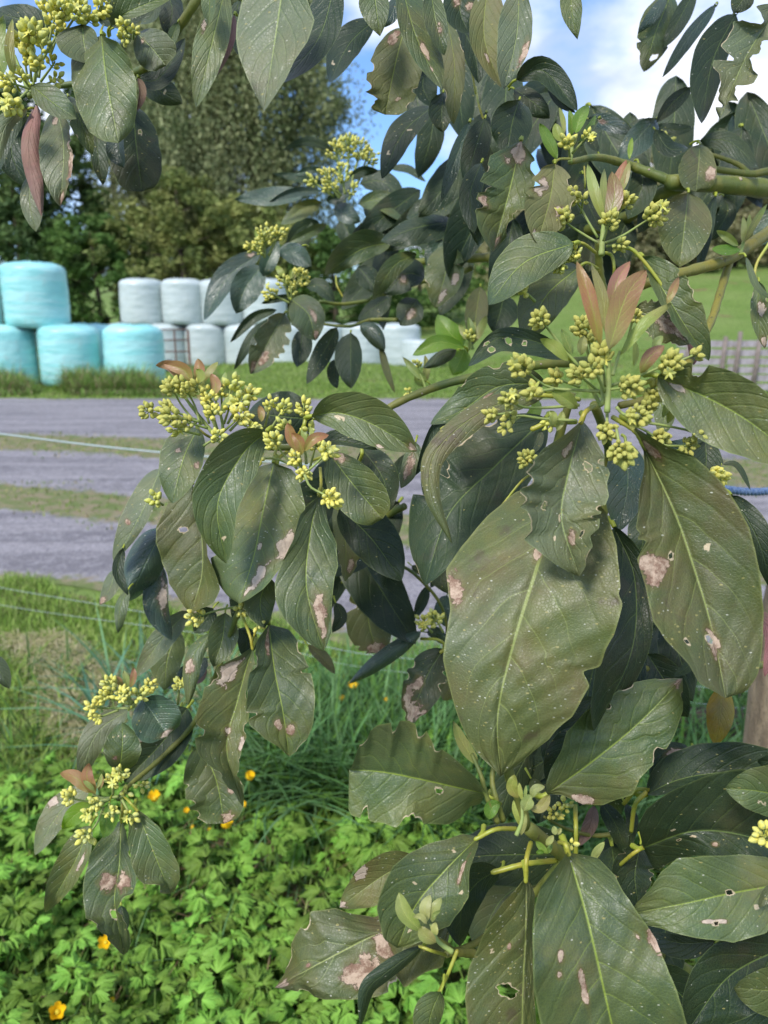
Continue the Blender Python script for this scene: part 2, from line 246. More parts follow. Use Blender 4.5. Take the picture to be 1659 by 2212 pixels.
LEAVES = """
@T1
d .75 280,195 150,120 -40,60 90 90
p .60 445,130 455,240 478,345 150 75 ac
p .62 742,182 820,260 898,355 105 115 bl m=.2,-.1,.06,.2
n .58 548,190 575,430 640,772 185 155 bl pk=.62 OA=470,220;385,330;385,440;410,560;450,640;480,710;560,765 OB=640,230;700,320;735,440;740,560;725,680;680,730
d .66 735,430 860,420 1000,205 60 60
d .72 760,400 850,480 985,560 70 80 h=.6,.1,.03,.12
w .64 745,420 760,500 740,600 10 32
d .68 720,580 735,780 768,1035 150 130 bl h=.3,.25,.025,.08
b .655 650,715 640,800 668,905 70 30
d .70 520,690 530,850 557,1000 40 60
n .56 170,460 280,550 414,642 65 78
w .60 200,565 155,800 225,1170 42 60 wave c=.5
p .585 310,590 345,800 325,1114 135 55 R=.5b m=.1,-.3,.05,.18 m=.55,.8,.25,.25 m=.93,.4,.1,.5
n .62 370,520 430,640 500,835 60 50 R=.2
d .68 150,630 60,800 140,1012 90 65
p .60 150,590 30,680 -20,900 60 40
d .63 120,625 20,760 -10,925 40 50
p .64 160,950 160,1100 195,1252 50 75
o .57 75,412 50,250 68,98 28 28
o .60 20,400 -20,250 20,80 50 50
n .62 600,140 700,60 960,-40 45 120
d .64 615,150 720,110 840,20 25 25
d .67 530,110 610,110 690,140 40 40
d .70 900,-60 930,60 900,190 80 60
p .68 850,0 820,80 760,130 40 35
n .55 1120,-80 1132,20 1125,142 45 32
n .56 1215,-60 1140,250 1060,577 95 85 m=.3,-.7,.1,.16
w .575 1265,80 1235,230 1160,420 22 30
d .60 1290,0 1270,150 1300,310 50 60
p .45 1545,-190 1480,250 1425,602 232 205 t=.3 ac OA=1330,-80;1290,60;1272,200;1290,310;1340,420;1390,520 OB=1640,-60;1700,100;1660,230;1590,320;1540,430;1500,490
n .66 960,120 930,200 905,270 30 30
@T2
d .50 570,-120 480,200 274,449 110 90
d .70 772,112 640,240 535,446 95 70 h=.5,.3,.02,.08 h=.75,-.4,.02,.1
n .58 770,-90 790,60 808,196 92 72 ac
b .65 900,-20 870,80 820,150 40 40
u .62 940,150 885,370 835,620 140 150 bl R=.25 m=.15,-.5,.1,.3 m=.8,.4,.03,.1 q=-1,.85,.06,.4
n .56 920,-90 1010,220 1145,482 70 115 m=.62,.15,.10,.16 m=.8,0,.03,.1
n .55 1080,-60 1110,120 1155,300 62 62 m=.6,.2,.1,.3
u .64 1170,100 1210,350 1205,672 80 58 R=.15
d .60 1250,-90 1240,60 1290,187 90 85 m=.3,-.2,.15,.25 m=.45,.7,.12,.3
d .70 1240,120 1320,300 1340,450 60 80
u .56 1390,-90 1370,200 1462,472 78 120 m=.7,-.2,.05,.15
p .54 1560,-70 1545,200 1475,482 104 82 m=.62,.75,.13,.25
d .80 1085,580 930,720 818,966 78 66 h=.35,.3,.02,.1 h=.7,-.3,.02,.1
d .72 1150,500 1140,620 1150,716 72 62
d .75 1050,380 1040,480 1100,580 50 80
d .66 1560,540 1520,670 1490,842 112 112
d .74 1380,610 1320,780 1270,962 72 72
b .72 1290,660 1220,850 1138,1092 40 40
n .60 1570,760 1500,1060 1415,1362 175 105 m=.05,0,.15,.6 m=.9,.3,.06,.3 m=.6,-.8,.06,.2 q=1,.62,.05,.35 R=.15 OA=1400,840;1350,980;1320,1120;1335,1220;1370,1300 OB=1640,860;1650,1000;1600,1130;1500,1200;1490,1280;1440,1340
d .67 1380,960 1330,1150 1340,1330 60 90
b 1.3 400,1050 220,1070 22,1077 62 42
b 1.28 510,990 380,960 222,935 20 26
b 1.22 490,1030 340,1040 208,1092 26 26
n 1.25 490,1090 390,1125 272,1212 38 52
b 1.18 515,1082 590,1060 652,952 38 34
b 1.18 570,1100 620,1160 702,1198 45 60
b 1.27 525,930 430,920 335,946 22 16
d 1.3 557,816 420,765 279,813 30 22
d 1.2 640,960 720,920 802,922 35 25
d 1.28 700,990 820,980 945,1085 62 62
n 1.22 690,1100 830,1080 965,1205 60 52
d 1.25 720,1120 800,1160 905,1235 60 60
d 1.32 600,1180 640,1260 700,1330 60 50
d 1.3 480,1200 380,1230 300,1330 40 40
n 1.25 520,1210 420,1260 310,1310 30 30
d 1.3 860,905 960,910 1057,982 26 20
d 1.1 1120,1035 1065,1110 950,1180 55 62
d 1.0 1210,1200 1020,1225 812,1302 60 100 sp0
n 1.05 870,1310 700,1350 508,1485 100 62
n 1.0 1005,1370 880,1440 768,1622 52 52
d 1.05 1050,1500 950,1480 830,1590 90 90 m=.5,.2,.1,.3
n .95 1180,1320 1160,1480 1105,1662 112 100 m=.8,.3,.12,.3 m=.5,.6,.1,.2 R=.1
b 1.0 1140,1290 1100,1380 1060,1442 60 52
d 1.2 760,1190 700,1300 600,1400 60 60
d 1.25 830,1200 860,1260 900,1330 70 70
d 1.1 1240,1160 1180,1230 1130,1330 60 60
d 1.2 1000,1240 1080,1300 1200,1310 60 60
d 1.15 690,1440 740,1500 800,1580 60 60
d 1.3 420,1180 400,1280 370,1370 40 40
@T3
d .70 300,430 450,385 630,600 60 80
d .72 290,480 400,560 480,640 75 60
d .71 470,455 540,550 620,610 30 30
u .58 508,885 480,1080 412,1312 135 135 m=.3,-.5,.12,.3 m=.95,0,.1,.8 m=.55,.6,.06,.3 R=.2
d .70 130,640 80,800 20,985 72 72
d .66 110,880 50,1050 70,1262 62 62
n .60 590,-90 600,60 630,214 62 58 ac
n .80 1135,-30 1050,180 988,388 98 98 h=.8,.5,.05,.25 R=.15
b .79 1110,-20 1040,80 955,182 32 32
b .78 1375,25 1230,200 1088,418 32 42
d .80 1262,-50 1180,100 1088,262 42 52
d .75 1485,75 1360,330 1300,668 112 72
p .55 1720,30 1540,310 1400,642 165 110 R=1
d .58 1560,-60 1520,0 1470,70 60 60
d .80 1242,470 1140,560 1055,662 38 44
d .78 1290,760 1450,765 1608,908 62 52
y .76 1290,780 1285,880 1270,1035 105 100 m=.6,.7,.15,.3 bl
b .80 1055,640 960,740 850,865 62 82
b .82 690,640 800,670 935,722 42 52 m=.3,0,.1,.3
y .74 1230,1040 1205,1250 1180,1442 145 145
d .76 1375,1060 1330,1200 1280,1482 32 42
d .70 660,940 680,1080 762,1255 62 92
d .78 960,880 980,1000 900,1182 72 82
d .80 1180,1000 1050,1100 960,1260 70 70
d .82 1420,1060 1440,1150 1350,1300 50 50
b .80 1700,1130 1640,1250 1600,1330 70 70
d .78 740,820 700,740 720,660 30 30
d .85 1060,680 1150,700 1260,690 35 35
n .66 740,640 680,700 640,800 35 30
n .56 608,1314 340,1420 150,1646 130 118
n .60 640,1440 460,1600 340,1850 130 115 m=.05,.6,.04,.2
d .80 1050,700 1120,800 1230,800 50 50
d .84 900,1180 860,1300 900,1420 90 90
@T4
b 1.15 1405,40 1230,170 1103,402 72 55 m=.1,-.5,.05,.3
b 1.1 1415,110 1330,220 1275,367 82 88
b 1.05 1420,165 1450,80 1505,-25 50 45
n .62 1068,985 990,1150 930,1392 128 108 h=.58,-.5,.012,.06 m=.35,-.35,.03,.1 m=.45,.75,.05,.15
n .58 1437,1003 1300,1140 1175,1400 1222,1716 150 125 h=.83,.25,.014,.12 h=.57,.35,.008,.05
n .62 1478,1172 1420,1430 1370,1680 1290,1932 205 235 pk=.42 bl m=.55,.75,.10,.2 m=.78,.45,.12,.22 m=.58,.1,.03,.06 m=.9,.3,.06,.15 OA=1350,1210;1300,1300;1290,1420;1215,1500;1215,1650;1135,1690;1160,1790;1220,1880;1270,1925 OB=1560,1190;1610,1260;1650,1400;1640,1540;1590,1640;1500,1760;1420,1850;1340,1915
y .66 1040,1290 1090,1560 1090,1780 1030,1984 215 120 bl pk=.55 h=.33,-.4,.02,.12 OA=900,1400;845,1520;840,1600;870,1700;915,1830;990,1950 OB=1100,1500;1120,1680;1160,1760;1190,1860;1150,1930
p .70 866,1205 790,1390 700,1560 612,1705 95 50 m=.6,-.5,.03,.2
b .76 1630,0 1540,30 1510,60 30 30
@T5
b 1.15 265,15 350,50 437,112 52 62
d 1.1 250,345 120,390 -2,522 27 32
d 1.08 300,370 130,480 18,672 32 37
p .98 292,365 215,500 108,692 85 105 R=.3 m=.7,.3,.12,.3 m=.9,-.2,.1,.4
n .95 330,290 420,370 460,512 105 85 m=.5,.3,.15,.15 m=.9,.3,.1,.4
d 1.0 345,275 260,285 165,312 20 20
d 1.02 390,450 380,550 358,655 52 62
d 1.0 575,440 490,600 412,747 55 52
d .97 650,470 650,600 652,772 88 62
d 1.02 570,610 560,700 577,772 40 30
b 1.0 700,425 770,470 832,572 50 46 c=.5
u 1.0 808,535 845,680 889,797 20 22
d 1.1 410,225 480,215 562,305 42 42
d 1.05 1010,290 960,360 918,432 72 82 m=.5,.2,.2,.3
d 1.1 860,280 780,330 688,402 40 62
u .90 1350,220 1325,380 1310,535 62 62
d .95 1480,260 1450,380 1420,470 80 100
l .90 1262,542 1185,470 1115,372 60 70
l .88 1262,548 1120,520 983,592 40 52
l .92 1265,560 1240,620 1200,700 60 60
l .95 1285,545 1290,480 1330,400 30 30
d .86 1222,562 1140,590 1040,660 24 50 c=.5
o .90 1060,730 1000,680 930,600 22 20
o .91 1050,740 1060,650 1050,590 22 20
o .93 1040,760 1010,700 985,690 30 30
d .68 440,935 300,925 95,900 140 145
d .63 460,1075 600,1055 795,1102 22 62
n .57 443,918 590,903 780,970 1007,1110 115 135 h=.25,-.25,.045,.10 m=.7,-.9,.04,.1 m=.95,.2,.06,.5 pk=.45
n .60 540,1128 660,1285 822,1474 140 125 bl m=.08,.5,.1,.4 h=.35,-.8,.012,.05
d .72 710,1095 820,1250 862,1425 105 92
n .60 478,1345 430,1560 412,1850 502,2190 178 168 m=.78,.4,.15,.35 OA=440,1387;380,1447;340,1587;270,1727;240,1827;245,1927;290,2017;400,2127;470,2177 OB=510,1407;530,1507;575,1607;583,1727;560,1827;548,1967;545,2087;520,2157
d .66 590,1415 760,1580 925,1810 120 145
u .74 570,1400 620,1600 620,1815 52 92 m=.8,.5,.1,.3 R=.1
d .80 880,1280 960,1180 1100,1140 40 60
d .60 1180,940 1100,980 1000,1240 20 55
n .56 1700,745 1450,760 1250,890 1080,965 130 60 m=.5,.3,.08,.1 R=.1
y .52 1700,790 1370,890 1110,1110 1085,1340 1198,1612 60 75 pk=.35 c=.3
d .60 1700,930 1420,1200 1180,1450 1050,1832 245 215 pk=.45 R=.35a
n .62 1000,1060 960,1200 920,1310 40 60 m=.5,0,.3,.5
b .66 1640,1000 1600,1080 1560,1130 40 40
@T6
n .58 1540,60 1600,220 1700,300 20 20
d .58 575,600 400,515 200,500 40,650 52 85 h=.4,.3,.02,.2 h=.55,.3,.03,.25 h=.75,-.3,.03,.2 h=.75,.5,.04,.2
p .47 656,943 580,1230 545,1480 640,1785 262 235 pk=.42 R=.12 h=.27,.45,.03,.10 h=.55,-.45,.02,.06 h=.62,-.05,.02,.05 h=.75,.5,.02,.07 h=.73,-.3,.01,.04 m=.2,-.25,.05,.14 m=.76,.2,.05,.13 OA=560,1020;440,1100;340,1220;370,1262;310,1330;310,1420;372,1440;325,1480;340,1590;410,1640;500,1717;600,1772 OB=700,1000;780,1130;803,1230;780,1280;800,1350;770,1420;750,1530;700,1565;715,1620;690,1690;665,1750
d .55 830,1520 940,1800 920,2200 720,2620 200 95
b .58 890,1060 900,1300 850,1545 125 108
y .46 930,975 1150,1430 1290,1837 1350,2047 1390,2227 1430,2443 265 330 m=.80,-.05,.06,.14 h=.79,-.12,.018,.07 h=.78,-.62,.012,.05 h=.48,.3,.01,.05 h=.47,-.35,.013,.05 m=.1,.3,.05,.2 m=.5,-.75,.06,.3 bl Q=3 t=.2 OA=1000,1100;990,1200;965,1320;960,1450;945,1530;975,1549;1012,1577;935,1592;950,1687;1000,1847;1030,2027;1100,2127;1230,2257;1290,2367;1380,2417 OB=1120,1090;1250,1130;1400,1260;1480,1387;1560,1527;1610,1747;1640,1977;1630,2177;1600,2317;1540,2407;1480,2445
n .46 1065,705 1370,840 1600,980 1850,1190 215 190 m=.12,-.1,.06,.12 q=1,.2,.04,.5 t=.15
y .60 940,340 1090,410 1240,530 112 112 m=.6,0,.3,.4 R=.3
n .58 985,60 1130,300 1210,430 1340,622 50 150 R=.1
w .62 1230,470 1260,540 1258,645 35 35
d .55 1320,1050 1325,1180 1300,1305 80 82
d .57 1410,1180 1490,1190 1565,1320 12 22
n .60 1610,195 1605,380 1642,555 42 62 m=.4,.3,.12,.4 m=.9,0,.1,.8 R=.1
d .60 1230,1090 1330,1070 1420,1180 30 30
b .64 1290,1060 1130,1100 1000,1010 50 50
d .60 1390,1360 1340,1550 1440,1720 50 60
l .66 420,830 380,920 300,950 30 40
n .62 1050,800 1100,900 1080,1030 60 60
p .62 440,1000 400,1080 300,1150 30 30
@T9
y .48 560,-80 420,380 290,800 200,1200 215,1538 425 500 pk=.5 h=.20,-.1,.012,.04 m=.27,-.05,.03,.06 m=.45,-.9,.055,.10 t=.35 nv=6 ac Q=3.5 OA=300,0;150,130;0,300;-79,420;-60,640;-100,900;-20,1200;100,1430 OB=780,110;840,280;868,520;850,548;875,610;835,780;740,955;645,968;692,1045;600,1220;480,1340;330,1460
d .58 1460,20 1600,250 1690,545 62 85
n .54 465,1632 700,1465 950,1260 1197,1010 225 215 pk=.55 R=.1 m=.15,-.8,.06,.2 m=.98,0,.05,.5 bl OA=540,1640;650,1690;770,1694;930,1630;960,1560;1040,1480;1110,1400;1160,1300;1200,1180;1200,1100 OB=455,1580;490,1490;545,1400;570,1300;660,1200;760,1130;860,1060;940,1030;1100,1005 Q=2.5
k .60 1410,1060 1400,1220 1375,1372 78 76 m=.35,-.1,.13,.08
d .62 980,900 900,1050 680,1280 60 80
d .70 1290,880 1220,950 1150,1000 30 30
d .62 640,1280 560,1400 460,1560 90 70
w .66 1580,640 1680,780 1640,1000 40 60
d .62 700,1500 690,1560 640,1700 60 60
u .62 380,1550 420,1620 470,1690 40 40
@T8
u .90 748,465 745,690 792,872 122 118 bl m=.5,.75,.12,.2 m=.95,0,.1,.7 R=.2
u .95 820,420 880,540 885,652 52 52 m=.7,0,.2,.4
n .66 205,455 160,600 185,738 90 82
d .80 570,600 600,680 550,762 40 32
u .85 420,830 500,900 565,985 30 38
b .85 1030,755 870,870 640,1038 48 46 c=.4
d .80 1150,850 1060,1000 960,1262 112 112 R=.25 m=.5,-.3,.1,.3 m=.85,0,.15,.9 m=.7,-.6,.15,.3
d .90 1062,510 1030,590 990,692 25 38
d .88 1180,420 1120,460 1080,520 30 30
b .88 1060,760 1110,770 1170,830 30 40
b .90 1170,560 1140,640 1160,730 40 50
u .86 1150,1000 1180,1060 1150,1130 50 60
o .52 1335,1475 1255,1360 1203,1238 35 32
d .95 980,400 1020,430 1050,440 20 20
@T7
b .72 885,200 790,380 695,592 110 100 c=.5
d .69 665,305 635,430 692,562 30 34
n .70 692,530 650,620 636,767 28 42
p .78 625,420 590,530 538,612 42 42 m=.9,0,.15,.7
b .74 870,400 865,620 928,802 92 48 m=.4,.4,.25,.5
n .66 1364,838 1290,1110 1225,1390 1310,1700 205 125 pk=.42 m=.18,-.6,.10,.30 m=.60,.9,.06,.2 m=.53,0,.03,.15 R=.25 OA=1300,880;1180,940;1110,1050;1060,1170;1050,1300;1065,1400;1110,1460;1180,1520;1230,1600 OB=1375,900;1355,1000;1330,1080;1350,1200;1330,1330;1300,1420;1290,1540;1320,1650
n .64 1452,718 1480,950 1530,1200 1562,1432 172 180 pk=.55 bl m=.12,-.25,.1,.15 m=.75,-.2,.06,.12 m=.80,.2,.05,.2 R=.12 OA=1390,800;1375,900;1330,1050;1325,1180;1350,1260;1430,1330;1500,1380 OB=1560,740;1620,830;1680,960;1700,1100;1690,1250;1650,1370
n .70 1216,655 1200,800 1150,947 78 82
d .74 1150,630 1100,700 1050,765 62 62
p .76 1015,645 870,800 732,1003 62 66
n .80 960,745 905,900 888,1075 100 82
n .70 1135,768 1040,900 1015,1155 42 54 m=.5,-.2,.1,.6 c=.6
b .82 1120,900 1020,980 895,1062 52 62
w .84 1100,930 1080,1000 1040,1040 30 30
b .70 770,1122 820,1190 905,1322 142 132 bl m=.95,0,.08,.5
n .68 645,1510 660,1380 660,1245 102 100 h=.7,-.15,.015,.05 h=.7,.3,.015,.05 m=.25,.35,.05,.2
d .75 1010,1170 880,1350 670,1570 135 125 m=.6,-.9,.06,.2
p .78 690,1180 520,1310 425,1560 72 72
d .80 970,1180 960,1260 940,1370 40 40
d .50 -60,880 0,970 50,1064 50 55
d .72 1290,740 1330,800 1320,900 50 60
@T10
p .78 480,380 320,520 188,748 82 62 m=.4,-.8,.06,.3
n .68 485,590 400,790 243,1058 95 64 m=.35,.5,.12,.12
n .66 655,555 645,800 620,1000 668,1288 195 85 pk=.45 m=.47,-.25,.07,.30 m=.45,.4,.08,.3 h=.70,-.05,.035,.14 q=1,.62,.08,.55 R=.1 OA=600,600;530,680;480,760;455,880;445,1020;465,1110;530,1150;590,1210;640,1270 OB=680,620;700,720;735,820;735,900;715,980;640,1040;690,1120;708,1210;690,1270
n .64 736,498 830,730 920,955 122 120 bl q=-1,.88,.07,.3 OA=700,560;690,680;710,800;745,880;800,915;850,895;845,940;880,960 OB=800,540;860,600;920,700;965,800;970,880;940,950
d .70 655,1020 670,1080 690,1145 40 26
n .72 1085,150 1170,350 1210,578 185 135 bl m=.6,.5,.06,.15 m=.95,.3,.08,.4 R=.2
l .655 500,482 420,520 333,605 52 52
l .65 590,468 575,560 560,657 38 62
@T11
n .50 1376,415 1060,345 830,300 640,285 280 275 pk=.62 bl h=.33,.17,.022,.09 q=-1,.55,.03,.2 R=.1 OA=1330,330;1200,215;1100,140;1060,80;960,18;860,40;790,45;700,130;655,280 OB=1380,470;1300,485;1240,550;1180,580;920,578;905,592;780,580;650,530;615,460;640,290 Q=2.5
n .50 1342,648 1150,840 1000,1020 900,1248 225 205 bl pk=.5 h=.55,-.35,.01,.04 h=.2,-.35,.01,.1 m=.25,.55,.10,.10 h=.38,.75,.015,.05 h=.85,.2,.02,.04 OA=1250,635;1160,665;1060,685;960,740;880,810;810,960;788,1040;830,1200 OB=1335,700;1290,830;1285,980;1250,1040;1180,1130;1060,1200;960,1240
d .56 1452,826 1330,900 1250,1040 1240,1242 122 85
y .54 1200,1070 830,1160 560,1290 240,1464 225 290 pk=.5 m=.55,.55,.12,.28 m=.40,.3,.05,.3 m=.97,0,.05,.7 m=.8,-.1,.02,.08 R=.08 OA=1050,1040;850,1050;780,1085;640,1062;560,1030;440,1050;350,1180;315,1260;300,1380;255,1455 OB=1150,1350;1050,1380;960,1460;800,1510;640,1530;500,1530;380,1485;270,1470 Q=2.5
y .58 1010,770 830,855 590,1030 110 130 m=.6,-.8,.1,.4 m=.97,0,.06,.8
d .50 1032,1242 830,1390 740,1480 703,1670 55 42 c=.4
n .48 1135,1485 1085,1600 1050,1770 95 62
@T12
n .45 578,732 670,1040 740,1330 880,1950 300 372 pk=.45 m=.43,-.55,.03,.06 m=.58,-.28,.10,.05 m=.42,.75,.02,.04 m=.46,.98,.05,.1 h=.43,-.55,.008,.02 m=.51,-.6,.015,.03 OA=520,800;430,920;395,1050;385,1200;388,1350;410,1550;440,1700 OB=740,765;830,850;870,930;960,1060;1060,1200;1120,1380;1200,1580;1240,1750 Q=2.5
y .50 352,864 352,1150 338,1450 325,1950 310 100 pk=.5 h=.57,-.28,.035,.16 h=.38,-.68,.012,.04 m=.35,-.35,.02,.05 OA=290,940;230,1000;140,1130;100,1220;45,1360;25,1500;40,1659;60,1800 OB=385,920;402,970;385,1150;390,1400;410,1659;420,1800 Q=2.5
d .60 600,750 280,745 -110,765 175 175
d .55 1005,418 1180,340 1420,300 1850,270 75 170
d .52 985,707 1240,622 1480,632 1780,720 165 310 h=.22,.15,.012,.04 h=.24,-.2,.012,.05 h=.34,-.2,.014,.05 m=.5,-.5,.03,.1 pk=.5 OA=1000,810;1070,832;1120,790;1200,765;1400,765;1650,810 OB=945,600;1000,500;1100,430;1250,350;1400,300;1520,280;1659,330
n .48 1850,480 1650,410 1428,385 150 125 h=.4,-.25,.03,.10 h=.55,.5,.02,.08 h=.48,.5,.02,.08
n .47 1760,900 1450,955 1230,1005 933,1062 225 235 pk=.45 h=.37,-.03,.022,.07 h=.22,.4,.015,.04 h=.10,.4,.015,.04 h=.5,.6,.02,.06 m=.5,.55,.1,.05 OA=1659,760;1500,745;1300,752;1170,765;1080,840;1025,930;935,1020 OB=970,1120;1080,1140;1240,1190;1470,1222;1659,1170 Q=2.5
d .50 1800,1230 1560,1330 1400,1450 1210,1720 190 250
y .46 1880,1420 1700,1475 1473,1465 130 150
d .51 1850,1540 1500,1600 1190,1750 130 130
d .56 970,690 940,860 960,1012 125 105 R=.2
d .55 1370,1215 1180,1220 1000,1170 45 90
d .60 760,465 840,590 895,745 52 52
p .64 390,870 210,1000 85,1255 160 110
u .66 560,830 480,900 300,950 70 60
d .60 890,470 930,560 900,740 40 30
w .62 720,480 700,580 640,700 40 40
d .64 1230,170 1100,200 1020,320 50 50 m=.3,.2,.2,.4
d .48 1800,300 1700,250 1600,240 50 60
p .46 1720,900 1660,960 1610,1030 40 40
g .52 715,775 740,730 776,675 18 28
"""
# ------------------------------------------------------------------ the setting: ground, drive, hill
def ground_mat():
    b = NB('paddock_turf'); co = b.coord('Object')
    c = b.mix(b.ramp(b.noise(.35, co, 6, .6), .35, .65), (.14, .22, .045), (.19, .26, .07))
    c = b.mix(b.ramp(b.noise(9., co, 6, .7), .45, .75), c, (.05, .075, .02))
    c = b.mix(b.ramp(b.noise(.9, co, 5, .6), .60, .70), c, (.19, .13, .07))
    b.bump(b.noise(60., co, 4), .02); return b.done(c, .9, .15)
def lawn_mat():
    b = NB('near_soil'); co = b.coord('Object')
    c = b.mix(b.ramp(b.noise(4., co, 6, .7), .35, .65), (.08, .13, .03), (.17, .15, .07))
    b.bump(b.noise(50., co, 4), .02); return b.done(c, .95, .1)
def gravel_mat():
    b = NB('drive_gravel'); co = b.coord('Object'); st = b.coord('Object', (.25, 2.6, 1))
    c = b.mix(b.ramp(b.noise(1.6, st, 6, .65), .40, .60), (.165, .156, .160), (.32, .30, .303))
    c = b.mix(b.M('MULTIPLY', b.ramp(b.noise(13., co, 6, .75), .45, .62), .55), c, (.40, .38, .39)); c = b.mix(b.ramp(b.noise(60., co, 4, .7), .40, .68), c, (.13, .12, .14))
    c = b.mix(b.ramp(b.vor(55., co), .5, .1, 0, .3), c, (.42, .40, .42))
    at = b.attr('tone')
    weed = b.ramp(b.M('ADD', at[0], b.M('MULTIPLY_ADD', b.noise(6., co, 7, .78), 1.7, -.85)), .40, .62)
    wc = b.mix(b.ramp(b.noise(8., co, 4, .6), .38, .62), (.13, .17, .05), (.24, .20, .12))
    c = b.mix(weed, c, wc)
    b.bump(b.M('ADD', b.noise(45., co, 4, .7), b.M('MULTIPLY', b.noise(2., st, 3), 1.5)), .012); return b.done(c, .85, .25)
GW = ground_mat()
def hill_z(x, y):
    x = np.asarray(x, float); y = np.asarray(y, float)
    a = sstep(17, 48, y) * (1.1 + 3.2 * sstep(-2, 16, x)) + sstep(45, 90, y) * (2.5 + 7 * sstep(-5, 30, x)) + sstep(90, 400, y) * 14
    return a + .12 * np.sin(x * .7) * np.sin(y * .5) * sstep(14, 25, y)
gx = np.concatenate([np.linspace(-900, -60, 14), np.linspace(-50, 60, 90), np.linspace(70, 900, 14)])
gy = np.concatenate([np.linspace(-60, 0, 6), np.linspace(1, 14, 14), np.linspace(15, 100, 80), np.linspace(120, 1200, 16)])
X, Y = np.meshgrid(gx, gy); Z = hill_z(X, Y); nxg = len(gx)
Q = [(j * nxg + i, j * nxg + i + 1, (j + 1) * nxg + i + 1, (j + 1) * nxg + i) for j in range(len(gy) - 1) for i in range(nxg - 1)]
tag(link('ground', fast_mesh('ground', np.stack([X.ravel(), Y.ravel(), Z.ravel()], 1), Q, GW, True)), 'green paddock ground rising to a hill on the right', kind='structure')
# gravel drive, running across, with two weedy strips between the wheel tracks
A0, A1 = G(0, 1262), G(760, 1398); dv = (A1 - A0)[:2]; dv /= np.linalg.norm(dv); B0 = G(0, 862); wdt = float(np.dot(B0[:2] - A0[:2], [-dv[1], dv[0]])) + .0
nvv = np.array([-dv[1], dv[0]]); O2 = A0[:2]
def ac(p): return (np.asarray(p)[..., :2] - O2) @ nvv     # distance across the drive from its near edge
# the drive swings: its far edge runs parallel to the picture
YF = float(B0[1])
def far_edge(t): return (YF - O2[1] - dv[1] * np.asarray(t)) / nvv[1]
def frac(p): return float(ac(p) / far_edge((np.asarray(p)[:2] - O2) @ dv))
tt = np.linspace(-16, 24, 160); ff = np.linspace(0, 1, 60)
W0 = float(wdt); s1a, s1b = frac(G(0, 1108)) * W0, frac(G(0, 1045)) * W0; s2a, s2b = frac(G(0, 980)) * W0, frac(G(0, 938)) * W0
V = []; tone = []
W0 = float(wdt)
for t in tt:
    fe = far_edge(t)
    for f in ff:
        ea = .10 * math.sin(t * 1.7) + .06 * math.sin(t * 4.3); a = f * fe + ea * ((1 - f) - f * .6)
        p = O2 + dv * t + nvv * a; V.append((p[0], p[1], .006 + .02 * math.sin(min(1, f * 8) * 1.57) * (f < .99)))
        fa = f * W0; g1 = math.exp(-((fa - (s1a + s1b) / 2) / ((s1b - s1a) * .5)) ** 4); g2 = math.exp(-((fa - (s2a + s2b) / 2) / ((s2b - s2a) * .5)) ** 4)
        tone.append(max(g1 * .85, g2 * .85, .8 * (1 - sstep(0, .25, fa)), .8 * sstep(W0 - .5, W0, fa)))
Q = [(j * 60 + i, (j + 1) * 60 + i, (j + 1) * 60 + i + 1, j * 60 + i + 1) for j in range(159) for i in range(59)]
tag(link('driveway', fast_mesh('driveway', V, Q, gravel_mat(), True, np.array(tone))), 'grey gravel drive with weedy strips between wheel tracks', kind='structure')
# verge under the tree: bare soil below the grass
V = [];
for t in np.linspace(-6, 9, 40):
    for f in np.linspace(0, 1, 12):
        p = O2 + dv * t - nvv * (f * 6 - .02); V.append((p[0], p[1], .004 + .01 * math.sin(t * 5 + f * 9)))
Q = [(j * 12 + i, j * 12 + i + 1, (j + 1) * 12 + i + 1, (j + 1) * 12 + i) for j in range(39) for i in range(11)]
tag(link('lawn', fast_mesh('lawn', V, Q, lawn_mat(), True)), 'mown grass verge beside the drive', kind='structure')

